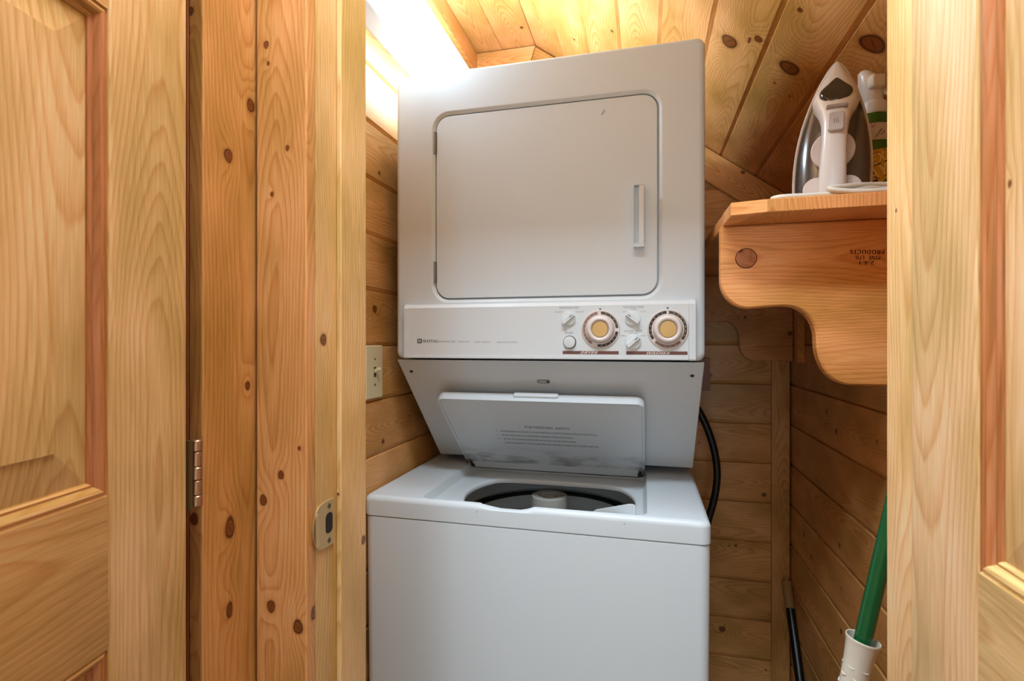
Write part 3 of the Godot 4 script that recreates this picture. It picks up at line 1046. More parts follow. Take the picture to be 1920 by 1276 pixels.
	dial(d, 0.1363, 1.2438, 0.0405, [[88.0, 4.0, 0], [-8.0, -100.0, 1], [-122.0, -260.0, 2]], 0.0)
	dial(d, 0.2734, 1.2431, 0.0410, [[86.0, -36.0, 0], [-46.0, -134.0, 2], [-146.0, -266.0, 1]], 0.0)

	# sloping front between dryer and washer
	var co := Geo.new().prism(PackedVector2Array([Vector2(-0.004, 1.1745), Vector2(-0.2765, 0.8925), Vector2(-0.58, 0.8925), Vector2(-0.58, 1.1745)]), frame(Vector3.BACK, Vector3.UP, Vector3.LEFT, Vector3(0.3475, 0, 0)), 0.695, 0.0015)
	var con := part("access_panel", co, white, d, 20.0)
	var sd := Vector3(0, 0.282, 0.2725).normalized()
	var sn := Vector3.RIGHT.cross(sd).normalized()
	if sn.z < 0:
		sn = -sn
	var on_slope := func(x: float, y: float) -> Transform3D:
		return Transform3D(Basis(Vector3.RIGHT, sd, sn), Vector3(x, y, -0.004 - (1.1745 - y) * 0.2725 / 0.282))
	for x in [-0.3235, 0.3255]:
		var tt: Transform3D = on_slope.call(x, 1.1450)
		var sg := Geo.new().lathe([[0.0042, 0.0], [0.0042, 0.0008], [0.0030, 0.0020], [0.0001, 0.0024]], tt * Transform3D(Basis(Vector3.RIGHT, PI / 2), Vector3.ZERO), 14)
		sg.at(tt).box(Vector3(-0.0034, -0.0005, 0.0018), Vector3(0.0034, 0.0005, 0.0026))
		part("screw", sg, plain("screw dark", Color(0.22, 0.22, 0.21), 0.35, 0.7), con)
	var bd: Transform3D = on_slope.call(-0.0005, 1.1252)
	part("worn_badge", Geo.new().prism(rrect(-0.0155, 0.0155, -0.0068, 0.0068, 0.0066), bd, 0.0006, 0.0002), plain("badge", Color(0.60, 0.60, 0.58), 0.4, 0.3), con, 30.0, "small worn silver badge")
	part("badge_strip", Geo.new().prism(rrect(-0.0105, 0.0060, -0.0022, 0.0018, 0.0015), bd.translated_local(Vector3(0, 0, 0.0006)), 0.0003), plain("badge light", Color(0.80, 0.80, 0.78), 0.4), con, 30.0)
	part("badge_rim", Geo.new().prism(rrect(0.0085, 0.0142, -0.0055, 0.0045, 0.0027), bd.translated_local(Vector3(0, 0, 0.0006)), 0.0003), plain("badge dark", Color(0.30, 0.30, 0.30), 0.4), con, 30.0)

	# washer body and top
	var wg := Geo.new()
	loops = []
	for q in [[0.0, 0.006], [0.80, 0.0], [0.8245, 0.0], [0.8262, 0.003]]:
		loops.append(on_y(rrect(-0.386 + q[1], 0.3505 - q[1], -0.60 + q[1], 0.0800 - q[1], 0.020, 6), q[0]))
	loops.reverse()
	part("washer_cabinet", wg.loft(loops, false, true), white, d, 30.0)
	washer_top(d, white, plastic)

	# lid, standing open and leaning under the dryer
	var lu := Vector3(0, 0.66584, 0.74610)
	var ln := Vector3(0, -0.74610, 0.66584)
	var lt := Transform3D(Basis(Vector3.RIGHT, lu, ln), Vector3(0, 0.854, -0.288))
	loops = []
	for q in [[0.004, -0.0225], [0.0012, -0.0215], [0.0, -0.0190], [0.0, -0.0015], [0.0006, -0.0003], [0.0018, 0.0], [0.0050, 0.0], [0.0062, -0.0008], [0.0072, -0.0030]]:
		loops.append(on_z(rrect(-0.262 + q[0], 0.2280 - q[0], 0.001 + q[0], 0.3395 - q[0], 0.020 - q[0] * 0.6, 6), q[1]))
	var lg2 := Geo.new().at(lt).grain(Vector3.RIGHT, Vector3.UP, 0.262 / 0.49, 0.0, 1.0 / 0.49, 1.0 / 0.34).loft(loops, true, false)
	# the inner sheet, in strips so that its print of dirt lies flat
	var inner := rrect(-0.262 + 0.0072, 0.2280 - 0.0072, 0.001 + 0.0072, 0.3395 - 0.0072, 0.0157, 6)
	var ix := Geometry2D.triangulate_polygon(inner)
	for q in range(0, ix.size(), 3):
		lg2.tri(Vector3(inner[ix[q]].x, inner[ix[q]].y, -0.003), Vector3(inner[ix[q + 1]].x, inner[ix[q + 1]].y, -0.003), Vector3(inner[ix[q + 2]].x, inner[ix[q + 2]].y, -0.003))
	var soiled := white.duplicate() as StandardMaterial3D
	soiled.resource_name = "soiled enamel"
	soiled.albedo_texture = grime_print()
	var lid := part("washer_lid", lg2, soiled, d, 40.0)
	part("lid_lip", Geo.new().at(lt).rbox(Vector3(-0.070, 0.326, -0.0222), Vector3(0.036, 0.3455, -0.0095), 0.0042, 2), white, lid)
	part("lid_fold", Geo.new().at(lt).hexa([Vector3(-0.245, 0.0085, -0.0034), Vector3(0.212, 0.0085, -0.0034), Vector3(0.212, 0.038, -0.0034), Vector3(-0.245, 0.038, -0.0034), Vector3(-0.245, 0.0085, -0.0006), Vector3(0.212, 0.0085, -0.0006), Vector3(0.212, 0.036, -0.0028), Vector3(-0.245, 0.036, -0.0028)]), white, lid, 0.0)
	lg = Geo.new()
	var row := func(x: float, s: float) -> Transform3D:
		return lt * Transform3D(Basis(), Vector3(x, s, -0.0030))
	lg.letters("FOR PERSONAL SAFETY:", 0.0096, row.call(-0.0620, 0.2240), false, false, 0, 0.80)
	var lines := ["AFTER RAISING LID, BE SURE TUB HAS COMPLETELY STOPPED SPINNING BEFORE REACHING IN.", "DO NOT WASH ARTICLES CONTAINING FLAMMABLE FUMES OR MATERIALS.", "DO NOT LET CHILDREN OPERATE OR PLAY IN, WITH OR AROUND MACHINE.", "ALWAYS DISCONNECT THIS MACHINE FROM THE ELECTRICAL POWER SUPPLY BEFORE SERVICING."]
	var spans := [0.2440, 0.184, 0.188, 0.2450]
	for i in 4:
		var s := 0.2010 - i * 0.0185
		var one := Geo.new().letters(lines[i], 0.0068, Transform3D())
		var long := 0.0
		for v in one.p:
			long = maxf(long, v.x)
		lg.letters(lines[i], 0.0068, row.call(-0.1275, s), false, false, 0, spans[i] / long)
		lg.letters("•", 0.0068, row.call(-0.1410, s))
	part("lettering", lg, plain("lid ink", Color(0.12, 0.12, 0.13), 0.6), lid, 0.0)
	var rust := plain("grime", Color(0.17, 0.14, 0.12), 0.7)
	for x in [-0.2470, 0.2150]:
		var hgm := Geo.new().at(lt)
		hgm.rbox(Vector3(x - 0.006, 0.010, -0.004), Vector3(x + 0.006, 0.024, 0.0016), 0.0024, 2)
		hgm.at(Transform3D()).lathe([[0.0036, -0.003], [0.0036, 0.0016], [0.0020, 0.0028], [0.0001, 0.003]], lt * Transform3D(Basis(Vector3.RIGHT, PI / 2), Vector3(x, 0.031, 0.0)), 12)
		part("hinge", hgm, rust, lid, 38.0, "grimy lid hinge")
		part("hinge_pin", Geo.new().tube([lt * Vector3(x + (0.016 if x > 0 else -0.016), 0.0055, -0.004), lt * Vector3(x + (0.005 if x > 0 else -0.005), 0.0055, -0.004)], 0.0035, 10), steel, lid)
	part("seal", Geo.new().tube([lt * Vector3(-0.246, 0.0015, -0.006), lt * Vector3(0.212, 0.0015, -0.006)], 0.0020, 8), rust, lid)

	# black hose down the right side
	var path := []
	var pts := [Vector3(0.345, 1.060, -0.50), Vector3(0.378, 1.020, -0.50), Vector3(0.4053, 0.9643, -0.50), Vector3(0.4255, 0.900, -0.50), Vector3(0.4345, 0.830, -0.50), Vector3(0.4275, 0.7607, -0.50), Vector3(0.4100, 0.690, -0.50), Vector3(0.395, 0.62, -0.50), Vector3(0.385, 0.50, -0.51), Vector3(0.385, 0.02, -0.53)]
	var cv := Curve3D.new()
	for i in pts.size():
		var tg: Vector3 = (pts[mini(i + 1, pts.size() - 1)] - pts[maxi(i - 1, 0)]) / 6.0
		cv.add_point(pts[i], -tg, tg)
	cv.bake_interval = 0.02
	for q in cv.get_baked_points():
		path.append(q)
	part("drain_hose", Geo.new().tube(path, 0.0105, 12), plain("rubber", Color(0.035, 0.035, 0.037), 0.45), d)


# faint stains along the foot and the corners of the lid
func grime_print() -> ImageTexture:
	var w := 320
	var h := 224
	var n := FastNoiseLite.new()
	n.seed = 5
	n.frequency = 0.022
	n.fractal_octaves = 4
	var im := Image.create(w, h, false, Image.FORMAT_RGB8)
	for y in h:
		for x in w:
			var u := x / float(w)
			var v := y / float(h)
			var g := n.get_noise_2d(x * 0.7, y * 1.6) * 0.5 + 0.5
			var low := smoothstep(0.42, 0.10, v) * smoothstep(0.35, 0.85, g) * 0.30
			var corner := exp(-pow(u / 0.055, 2)) + exp(-pow((1.0 - u) / 0.035, 2))
			corner *= smoothstep(0.34, 0.06, v) * smoothstep(0.25, 0.75, g + 0.12) * 0.75
			var rim := smoothstep(0.05, 0.015, v) * (0.25 + 0.5 * g)
			var k := 1.0 - clampf(maxf(low, maxf(corner, rim)), 0.0, 0.85)
			im.set_pixel(x, y, Color(k, k * lerpf(0.985, 1.0, k), k * lerpf(0.95, 1.0, k)))
	return ImageTexture.create_from_image(im)


func knob(d: Node3D, x: float, y: float, r: float, deg: float, m: Material, ink: Material) -> void:
	var o := Vector3(x, y, 0.0182)
	var k := part("knob", Geo.new().lathe([[r, 0.0], [r, 0.0045], [r - 0.0006, 0.0052], [r - 0.0014, 0.0055], [0.0001, 0.0055]], Transform3D(Basis(Vector3.RIGHT, PI / 2), o), 36), m, d)
	var t := Transform3D(Basis(Vector3.BACK, deg_to_rad(deg)), o)
	var w := r * 0.38
	var l := r * 0.955
	var g := Geo.new().at(t)
	g.hexa([Vector3(-l, -w, 0.0050), Vector3(l, -w, 0.0050), Vector3(l, w, 0.0050), Vector3(-l, w, 0.0050), Vector3(-l, -w * 0.62, 0.0140), Vector3(l, -w * 0.62, 0.0140), Vector3(l, w * 0.62, 0.0140), Vector3(-l, w * 0.62, 0.0140)])
	part("grip", g, m, k, 0.0)
	var s := 1.0 if deg > 0 else -1.0
	part("mark", Geo.new().at(t).box(Vector3(minf(s * r * 0.30, s * r * 0.78), -0.0007, 0.0139), Vector3(maxf(s * r * 0.30, s * r * 0.78), 0.0007, 0.0143)), ink, k, 0.0)


func dial(d: Node3D, x: float, y: float, r: float, arcs: Array, turn: float) -> void:
	var o := Vector3(x, y, 0.0182)
	var up := Transform3D(Basis(Vector3.RIGHT, PI / 2), o)
	var pearl := plain("pearl", Color(0.86, 0.825, 0.81), 0.34, 0.0, 0.5, 0.2)
	var b := part("timer_dial", Geo.new().lathe([[r, 0.0], [r, 0.0022], [r - 0.0008, 0.0032], [r - 0.0020, 0.0034], [r - 0.0022, 0.0028], [r * 0.74, 0.0030], [r * 0.72, 0.0040]], up, 56), plain("dial base", Color(0.84, 0.80, 0.78), 0.38), d)
	var tones := [plain("dial olive", Color(0.27, 0.23, 0.16), 0.5), plain("dial brown", Color(0.17, 0.11, 0.085), 0.5), plain("dial tan", Color(0.55, 0.42, 0.38), 0.5)]
	var print := plain("dial print", Color(0.85, 0.80, 0.75), 0.5)
	for a in arcs:
		var a0: float = a[0]
		var a1: float = a[1]
		var n := 18
		var outline := PackedVector2Array()
		for i in n + 1:
			var t := deg_to_rad(lerpf(a0, a1, float(i) / n))
			outline.append(Vector2(cos(t), sin(t)) * (r * 0.925))
		for i in n + 1:
			var t := deg_to_rad(lerpf(a1, a0, float(i) / n))
			outline.append(Vector2(cos(t), sin(t)) * (r * 0.785))
		part("cycle_band", Geo.new().prism(outline, Transform3D(Basis(), o + Vector3(0, 0, 0.0026)), 0.0006), tones[a[2]], b, 20.0)
		var g := Geo.new()
		var m := int(absf(a1 - a0) / 15.0)
		for i in range(1, m):
			var t := deg_to_rad(lerpf(a0, a1, float(i) / m))
			var tf := Transform3D(Basis(Vector3.BACK, t - PI / 2), o + Vector3(cos(t), sin(t), 0) * r * 0.855 + Vector3(0, 0, 0.0032))
			g.at(tf).box(Vector3(-0.0003, -0.0014 if i % 2 else -0.0008, 0), Vector3(0.0003, 0.0014 if i % 2 else 0.0008, 0.0002))
			g.box(Vector3(0.0008, -0.0010, 0), Vector3(0.0013, 0.0010 if i % 3 else 0.0004, 0.0002))
		part("cycle_marks", g, print, b, 0.0)
	# knob: a rounded collar sunk round a gold cap
	part("collar", Geo.new().lathe([[r * 0.72, 0.0028], [r * 0.715, 0.0070], [r * 0.70, 0.0120], [r * 0.66, 0.0165], [r * 0.60, 0.0188], [r * 0.53, 0.0192], [r * 0.47, 0.0178], [r * 0.435, 0.0150], [r * 0.43, 0.0120]], up, 48), pearl, b)
	part("pointer_ridge", Geo.new().prism(PackedVector2Array([Vector2(x - 0.0022, y + r * 0.70), Vector2(x + 0.0022, y + r * 0.70), Vector2(x + 0.0005, y + r * 0.94), Vector2(x - 0.0005, y + r * 0.94)]), Transform3D(Basis(), Vector3(0, 0, 0.0182 + 0.0030)), 0.0030, 0.0006), pearl, b)
	part("cap", Geo.new().lathe([[r * 0.418, 0.0115], [r * 0.415, 0.0150], [r * 0.40, 0.0160], [r * 0.375, 0.0163], [r * 0.365, 0.0159], [r * 0.35, 0.0160], [0.0001, 0.0166]], up, 40), plain("gold cap", Color(0.80, 0.65, 0.40), 0.45, 0.1), b)


# the finger notch in the front edge of the washer top
func notch(x: float) -> float:
	return smoothstep(-0.116, -0.096, x) * smoothstep(0.004, -0.022, x)


func washer_top(d: Node3D, white: Material, plastic: Material) -> void:
	var n := 14
	var loops := []
	var outer := func(i: float) -> PackedVector2Array:
		return rrect(-0.388 + i, 0.3515 - i, -0.595 + i, 0.0815 - i, 0.018, n, 30)
	loops.append(on_y(outer.call(0.006), 0.8275))
	loops.append(on_y(outer.call(0.001), 0.8275))
	loops.append(on_y(outer.call(0.0), 0.8290))
	for k in 6:
		var a := PI / 2 * k / 5
		var lp: PackedVector3Array = on_y(outer.call(0.012 * (1.0 - cos(a))), 0.860 + 0.012 * sin(a))
		for j in lp.size():
			if lp[j].z > 0.03:
				lp[j].y -= (lp[j].y - 0.860) * 0.72 * notch(lp[j].x)
		loops.append(lp)
	# recess for the lid, with a finger notch cut into the front edge
	var rec := func(i: float, y: float, x0 := -0.2535, x1 := 0.2315, z0 := -0.300, z1 := 0.068) -> PackedVector3Array:
		var lp := rrect(x0 + i, x1 - i, z0 + i, z1 - i, 0.022, n, 30)
		var out := PackedVector3Array()
		for q in lp:
			var yy := y
			if q.y > 0.03 and y > 0.861:
				yy -= (y - 0.860) * 0.72 * notch(q.x)
			out.append(Vector3(q.x, yy, q.y))
		return out
	loops.append(rec.call(-0.0008, 0.8719))
	loops.append(rec.call(0.0002, 0.8700))
	loops.append(rec.call(0.0060, 0.8540))
	loops.append(rec.call(0.0085, 0.8512))
	loops.append(rec.call(0.0120, 0.8500))
	# floor of the recess to the tub opening: round, cut straight at the back
	var ref: PackedVector3Array = loops[loops.size() - 1]
	var hole := func(r: float, y: float, back: float) -> PackedVector3Array:
		var out := PackedVector3Array()
		var c := Vector3(0.006, 0, -0.088)
		for q in ref:
			var a := atan2((q.z - c.z) * 1.28, q.x - c.x)
			var p := Vector3(cos(a), 0, sin(a)) * r
			var zz := p.z
			var lim := -(c.z - back)
			lim = back - c.z
			var front := 0.036 - c.z
			if zz > front - 0.02:
				var t := zz - front + 0.02
				zz = front - 0.02 + 0.028 * (1.0 - exp(-t / 0.028))
			if zz < lim + 0.02:
				var t := lim + 0.02 - zz
				zz = lim + 0.02 - 0.028 * (1.0 - exp(-t / 0.028))
			out.append(Vector3(c.x + p.x, y, c.z + zz))
		return out
	loops.append(hole.call(0.212, 0.8498, -0.226))
	loops.append(hole.call(0.204, 0.8492, -0.218))
	loops.append(hole.call(0.2005, 0.8470, -0.215))
	loops.append(hole.call(0.200, 0.8420, -0.2145))
	loops.append(hole.call(0.201, 0.8380, -0.2155))
	part("washer_top", Geo.new().loft(loops, false, false), white, d, 55.0)
	var grey := plain("tub enamel", Color(0.90, 0.90, 0.89), 0.40)
	var pale := plain("tub ring", Color(0.78, 0.78, 0.77), 0.45)
	var c := Transform3D(Basis(), Vector3(-0.022, 0, -0.255))
	part("tub_cover", Geo.new().lathe([[0.262, 0.700], [0.262, 0.8180], [0.240, 0.8180], [0.2365, 0.8130], [0.2360, 0.7560], [0.2400, 0.7500], [0.252, 0.7460]], c, 64, false, false), pale, d)
	var tb := part("wash_basket", Geo.new().lathe([[0.250, 0.735], [0.2465, 0.7420], [0.2380, 0.7440], [0.2300, 0.7420], [0.2270, 0.7360], [0.2270, 0.7200], [0.2310, 0.7140], [0.2330, 0.7000], [0.232, 0.58], [0.224, 0.42], [0.0001, 0.415]], c, 64, false, false), grey, d, 45.0)
	part("grime_line", Geo.new().lathe([[0.2440, 0.7450], [0.2370, 0.7445], [0.2295, 0.7424], [0.2268, 0.7375]], Transform3D(Basis().scaled(Vector3(0.999, 1, 0.999)), c.origin), 64, false, false), plain("grime dark", Color(0.13, 0.12, 0.11), 0.8), tb)
	var ag := part("agitator", Geo.new().lathe([[0.070, 0.50], [0.052, 0.58], [0.0507, 0.70], [0.0490, 0.7995], [0.0478, 0.8020], [0.0454, 0.8030], [0.0395, 0.8030], [0.0384, 0.8015], [0.0378, 0.8010], [0.0368, 0.8023], [0.0309, 0.8023], [0.0297, 0.8010], [0.0295, 0.7895]], c, 48, false, false), plain("agitator grey", Color(0.74, 0.74, 0.72), 0.42), d, 40.0)
	part("hub_floor", Geo.new().lathe([[0.0297, 0.7885], [0.0297, 0.7870]], c, 32), plain("hub dark", Color(0.10, 0.10, 0.10), 0.6), ag)
	part("hub_ring", Geo.new().lathe([[0.0236, 0.7875], [0.0236, 0.7965], [0.0190, 0.7971], [0.0180, 0.7965], [0.0180, 0.7875]], c, 32, false, false), plain("agitator grey", Color(0.74, 0.74, 0.72), 0.42), ag)
	for k in 10:
		var t := c * Transform3D(Basis(Vector3.UP, TAU * k / 10.0 + 0.2), Vector3.ZERO)
		part("hub_rib", Geo.new().at(t).box(Vector3(0.0230, 0.7880, -0.0012), Vector3(0.0302, 0.7975, 0.0012)), plain("agitator grey", Color(0.74, 0.74, 0.72), 0.42), ag, 0.0)
	part("dispenser_flap", Geo.new().prism(PackedVector2Array([Vector2(0.1180, 0.8502), Vector2(0.2060, 0.8502), Vector2(0.2065, 0.8700), Vector2(0.2040, 0.8735), Vector2(0.1960, 0.8735), Vector2(0.1260, 0.8560)]), Transform3D(Basis(), Vector3(0, 0, 0.004)), 0.0022, 0.0004), plastic, d, 30.0)
	part("dispenser_side", Geo.new().prism(PackedVector2Array([Vector2(0.004, 0.8502), Vector2(0.050, 0.8502), Vector2(0.045, 0.8640), Vector2(0.0062, 0.8730)]), frame(Vector3.BACK, Vector3.UP, Vector3.LEFT, Vector3(0.2075, 0, 0)), 0.0022, 0.0004), plastic, d, 30.0)
	# screws along the front edge
	for x in [-0.119, 0.188]:
		part("rim_dot", Geo.new().lathe([[0.0011, 0.0], [0.0009, 0.0006], [0.0001, 0.0007]], Transform3D(Basis(Vector3.RIGHT, PI / 2), Vector3(x, 0.8555, 0.0812)), 8), plain("black", Color(0.03, 0.03, 0.03), 0.5), d)


# ------------------------------------------------------------------ shelf on the right wall
func bracket_outline(wall_x: float, reach: float, drop: float) -> PackedVector2Array:
	# x to the left from the wall is negative; y = 0 at the shelf
	var c := Curve2D.new()
	c.bake_interval = 0.004
	c.add_point(Vector2(0, 0))
	c.add_point(Vector2(-reach, 0))
	c.add_point(Vector2(-reach, -0.098), Vector2.ZERO, Vector2(0.0, -0.030))
	c.add_point(Vector2(-reach + 0.050, -0.1535), Vector2(-0.030, 0.0), Vector2(0.022, 0.0015))
	c.add_point(Vector2(-reach + 0.108, -0.1500), Vector2(-0.020, 0.0), Vector2(0.034, 0.0))
	c.add_point(Vector2(-0.1600, -0.2130), Vector2(0.0005, 0.034), Vector2(-0.0005, -0.038))
	c.add_point(Vector2(-0.1030, -drop), Vector2(-0.040, 0.0), Vector2.ZERO)
	c.add_point(Vector2(0, -drop))
	var o := PackedVector2Array()
	for q in c.get_baked_points():
		var w := q + Vector2(wall_x, 0)
		if o.is_empty() or o[o.size() - 1].distance_to(w) > 0.0008:
			o.append(w)
	if o[0].distance_to(o[o.size() - 1]) < 0.0008:
		o.remove_at(o.size() - 1)
	return o


func shelf() -> void:
	var s := thing("wall_shelf", "amber pine shelf with two curved brackets on the right wall, holding the iron", "shelf", Vector3(0.52, 1.433, -0.25))
	var yb := 1.4335
	var th := 0.0225
	var tint := Color(0.93, 0.78, 0.66)
	# board: main length and the clipped corner glued to it
	var g := Geo.new().grain(Vector3.BACK, Vector3.RIGHT, 0.15, -0.70)
	var flat := frame(Vector3.RIGHT, Vector3.FORWARD, Vector3.UP, Vector3(0, yb, 0))
	g.prism(PackedVector2Array([Vector2(0.4262, -0.1935), Vector2(X_RIGHT - 0.001, -0.198), Vector2(X_RIGHT - 0.001, 0.70), Vector2(0.3545, 0.70), Vector2(0.3690, -0.105)]), flat, th, 0.0012)
	part("shelf_board", g, wood(2, tint), s, 0.0)
	g = Geo.new().grain(Vector3.RIGHT, Vector3.BACK, 0.7, 0.2)
	g.prism(PackedVector2Array([Vector2(0.4256, -0.1932), Vector2(0.3682, -0.1060), Vector2(0.3705, -0.1810)]), flat, th, 0.0012)
	part("corner_piece", g, wood(2, shade(tint, 1.08)), s, 0.0)
	# front bracket
	var o := bracket_outline(X_RIGHT - 0.001, X_RIGHT - 0.001 - 0.3650, 0.2920)
	g = Geo.new().grain(Vector3.RIGHT, Vector3.UP, 0.24, -2.66)
	g.prism(o, Transform3D(Basis(), Vector3(0, yb - 0.0006, 0.072)), 0.028, 0.0030)
	var fb := part("bracket", g, wood(2, shade(tint, 1.02)), s, 40.0, "curved front bracket with a round wood plug and a stamp")
	g = Geo.new().grain(Vector3.RIGHT, Vector3(0.3, 1, 0).normalized(), 0.4, 0.3)
	g.lathe([[0.0176, -0.002], [0.0176, 0.0006], [0.0170, 0.0012], [0.0001, 0.0014]], Transform3D(Basis(Vector3.RIGHT, PI / 2), Vector3(0.4090, 1.3718, 0.100)), 32)
	part("plug", g, wood(1, Color(0.72, 0.55, 0.45)), fb)
	part("plug_seam", Geo.new().lathe([[0.0188, -0.001], [0.0188, 0.0003], [0.0174, 0.0003], [0.0174, -0.001]], Transform3D(Basis(Vector3.RIGHT, PI / 2), Vector3(0.4090, 1.3718, 0.100)), 32, false, false), plain("seam", Color(0.24, 0.12, 0.06), 0.8), fb)
	# the ink stamp, upside down as in the place
	var st := Geo.new()
	var up := Basis(Vector3.BACK, PI - 0.05)
	st.letters("PRODUCTS", 0.0072, Transform3D(up, Vector3(0.6060, 1.3755, 0.1001)), true, false, 1, 1.06)
	st.letters("PINE   LTD.", 0.0066, Transform3D(up, Vector3(0.6060, 1.3655, 0.1001)), true, false, 1, 0.86)
	st.letters("2-4-1", 0.0062, Transform3D(up, Vector3(0.6045, 1.3565, 0.1001)), true, false, 1, 1.25)
	part("stamp", st, plain("stamp ink", Color(0.36, 0.17, 0.07), 0.7), fb, 0.0)
	# back bracket and the cleat on the wall
	o = bracket_outline(X_RIGHT - 0.001, 0.3200, 0.2790)
	g = Geo.new().grain(Vector3.RIGHT, Vector3.UP, 0.8, -2.33)
	g.prism(o, Transform3D(Basis(), Vector3(0, yb - 0.0006, Z_BACK + 0.0160)), 0.027, 0.002)
	part("bracket", g, wood(1, shade(tint, 0.95)), s, 40.0)
	g = Geo.new().grain(Vector3.UP, Vector3.RIGHT, 0.2, 0.7)
	g.rbox(Vector3(X_RIGHT - 0.0205, 1.155, -0.605), Vector3(X_RIGHT - 0.0006, yb - 0.001, -0.568), 0.001, 1)
	part("cleat", g, wood(2, tint), s)


# ------------------------------------------------------------------ things on the shelf
func iron() -> void:
	var base := Vector3(0.5445, 1.4562, 0.110)
	var d := thing("steam_iron", "white and smoky grey steam iron standing upright on the shelf", "iron", base)
	var t := Transform3D(Basis(Vector3.UP, -0.27) * Basis(Vector3.BACK, -0.045), base)
	var white := plain("iron white", Color(0.88, 0.87, 0.87), 0.30, 0.0, 0.5, 0.3)
	var smoky := plain("iron smoky", Color(0.27, 0.27, 0.275), 0.20, 0.0, 0.6, 0.6)
	var half := func(y: float) -> float:
		var k := clampf(y / 0.262, 0.0, 1.0)
		return 0.0605 * pow(1.0 - pow(k, 2.3), 0.72) * (0.93 + 0.10 * sin(minf(k * 3.4, PI)))
	var slab := func(z0: float, z1: float, grow: float, low: float) -> Geo:
		var o := PackedVector2Array()
		for i in 19:
			var y := low + (0.2618 - low) * sin(PI / 2 * i / 18.0)
			o.append(Vector2(half.call(y) + grow, y))
		for i in 19:
			var y := low + (0.2618 - low) * cos(PI / 2 * i / 18.0)
			o.append(Vector2(-half.call(y) - grow, y))
		var clean := PackedVector2Array()
		for q in o:
			if clean.is_empty() or clean[clean.size() - 1].distance_to(q) > 0.0012:
				clean.append(q)
		return Geo.new().prism(clean, t.translated_local(Vector3(0, 0, z0)), z1 - z0, 0.0012)
	part("soleplate", slab.call(-0.036, -0.031, 0.0015, 0.012), plain("soleplate", Color(0.75, 0.75, 0.76), 0.25, 0.8), d, 30.0)
	part("skirt", slab.call(-0.031, -0.022, 0.0030, 0.006), white, d, 30.0)
	# water tank, bulging to the front
	var loops := []
	for i in 15:
		var y := 0.003 + 0.222 * i / 14.0
		var h: float = half.call(y) * 0.985
		var dp := lerpf(0.050, 0.022, pow(i / 14.0, 1.3))
		var lp := PackedVector3Array()
		for j in 25:
			var a := PI * j / 24.0
			var cx := cos(a)
			var sz := sin(a)
			lp.append(t * Vector3(signf(cx) * pow(absf(cx), 0.8) * h, y, -0.022 + pow(sz, 0.85) * dp))
		loops.append(lp)
	part("water_tank", Geo.new().loft(loops), smoky, d, 50.0)
	# nose and handle in one sweep
	loops = []
	var sec := [[0.2625, 0.0025, -0.024, 0.004], [0.250, 0.0090, -0.019, 0.010], [0.232, 0.0170, -0.011, 0.018], [0.212, 0.0255, -0.002, 0.025], [0.192, 0.0335, 0.007, 0.032], [0.177, 0.0355, 0.014, 0.036], [0.163, 0.0320, 0.021, 0.036], [0.148, 0.0250, 0.031, 0.032], [0.132, 0.0210, 0.041, 0.027], [0.112, 0.0190, 0.050, 0.020], [0.090, 0.0185, 0.054, 0.0175], [0.062, 0.0195, 0.054, 0.0175], [0.034, 0.0205, 0.051, 0.0180], [0.012, 0.0200, 0.046, 0.0180], [0.002, 0.0185, 0.043, 0.0170]]
	for q in sec:
		var lp := PackedVector3Array()
		for j in 24:
			var a := TAU * j / 24.0
			var cx := cos(a)
			var sz := sin(a)
			lp.append(t * Vector3(signf(cx) * pow(absf(cx), 0.75) * q[1], q[0], q[2] + signf(sz) * pow(absf(sz), 0.75) * q[3]))
		loops.append(lp)
	var hd := part("handle", Geo.new().loft(loops), white, d, 55.0)
	# spray head
	var face := func(x: float, y: float, z: float, tilt: float) -> Transform3D:
		return t * Transform3D(Basis(Vector3.RIGHT, tilt), Vector3(x, y, z))
	var drop := PackedVector2Array()
	for i in 28:
		var a := TAU * i / 28.0
		var yy := sin(a)
		drop.append(Vector2(cos(a) * 0.0250 * (1.0 - 0.60 * smoothstep(-0.3, 1.0, yy)), yy * 0.0255))
	part("spray_cover", Geo.new().prism(drop, face.call(-0.001, 0.1830, 0.0385, -0.36), 0.0110, 0.0030), plain("iron grey gloss", Color(0.20, 0.19, 0.18), 0.12, 0.2, 0.6, 0.6), hd, 60.0, "glossy grey spray cover")
	part("nozzle_slot", Geo.new().prism(rrect(-0.0165, 0.0150, -0.0035, 0.0035, 0.0034), face.call(0.002, 0.1490, 0.0555, -0.42), 0.0100, 0.0010), plain("iron shade", Color(0.62, 0.58, 0.56), 0.4), hd)
	part("steam_button", Geo.new().prism(rrect(-0.0115, 0.0115, -0.0170, 0.0170, 0.0050), face.call(0.001, 0.1230, 0.0655, -0.22), 0.0070, 0.0014), plain("button grey", Color(0.72, 0.69, 0.68), 0.35), hd, 30.0, "grey steam button")
	for k in 3:
		var pth := []
		for i in 5:
			pth.append(face.call(0.001, 0.1230, 0.0655, -0.22) * Vector3(-0.003 + 0.003 * k + 0.0008 * sin(i * 1.6), -0.0045 + 0.0022 * i, 0.0071))
		part("steam_mark", Geo.new().tube(pth, 0.0004, 5), plain("mark grey", Color(0.45, 0.43, 0.42), 0.5), hd)
	part("temperature_dial", Geo.new().lathe([[0.0330, 0.0], [0.0330, 0.0070], [0.0315, 0.0085], [0.0001, 0.0090]], t * Transform3D(Basis(Vector3.RIGHT, PI / 2), Vector3(-0.001, 0.0900, 0.0225)), 36), plain("iron dial", Color(0.84, 0.80, 0.79), 0.4), d)
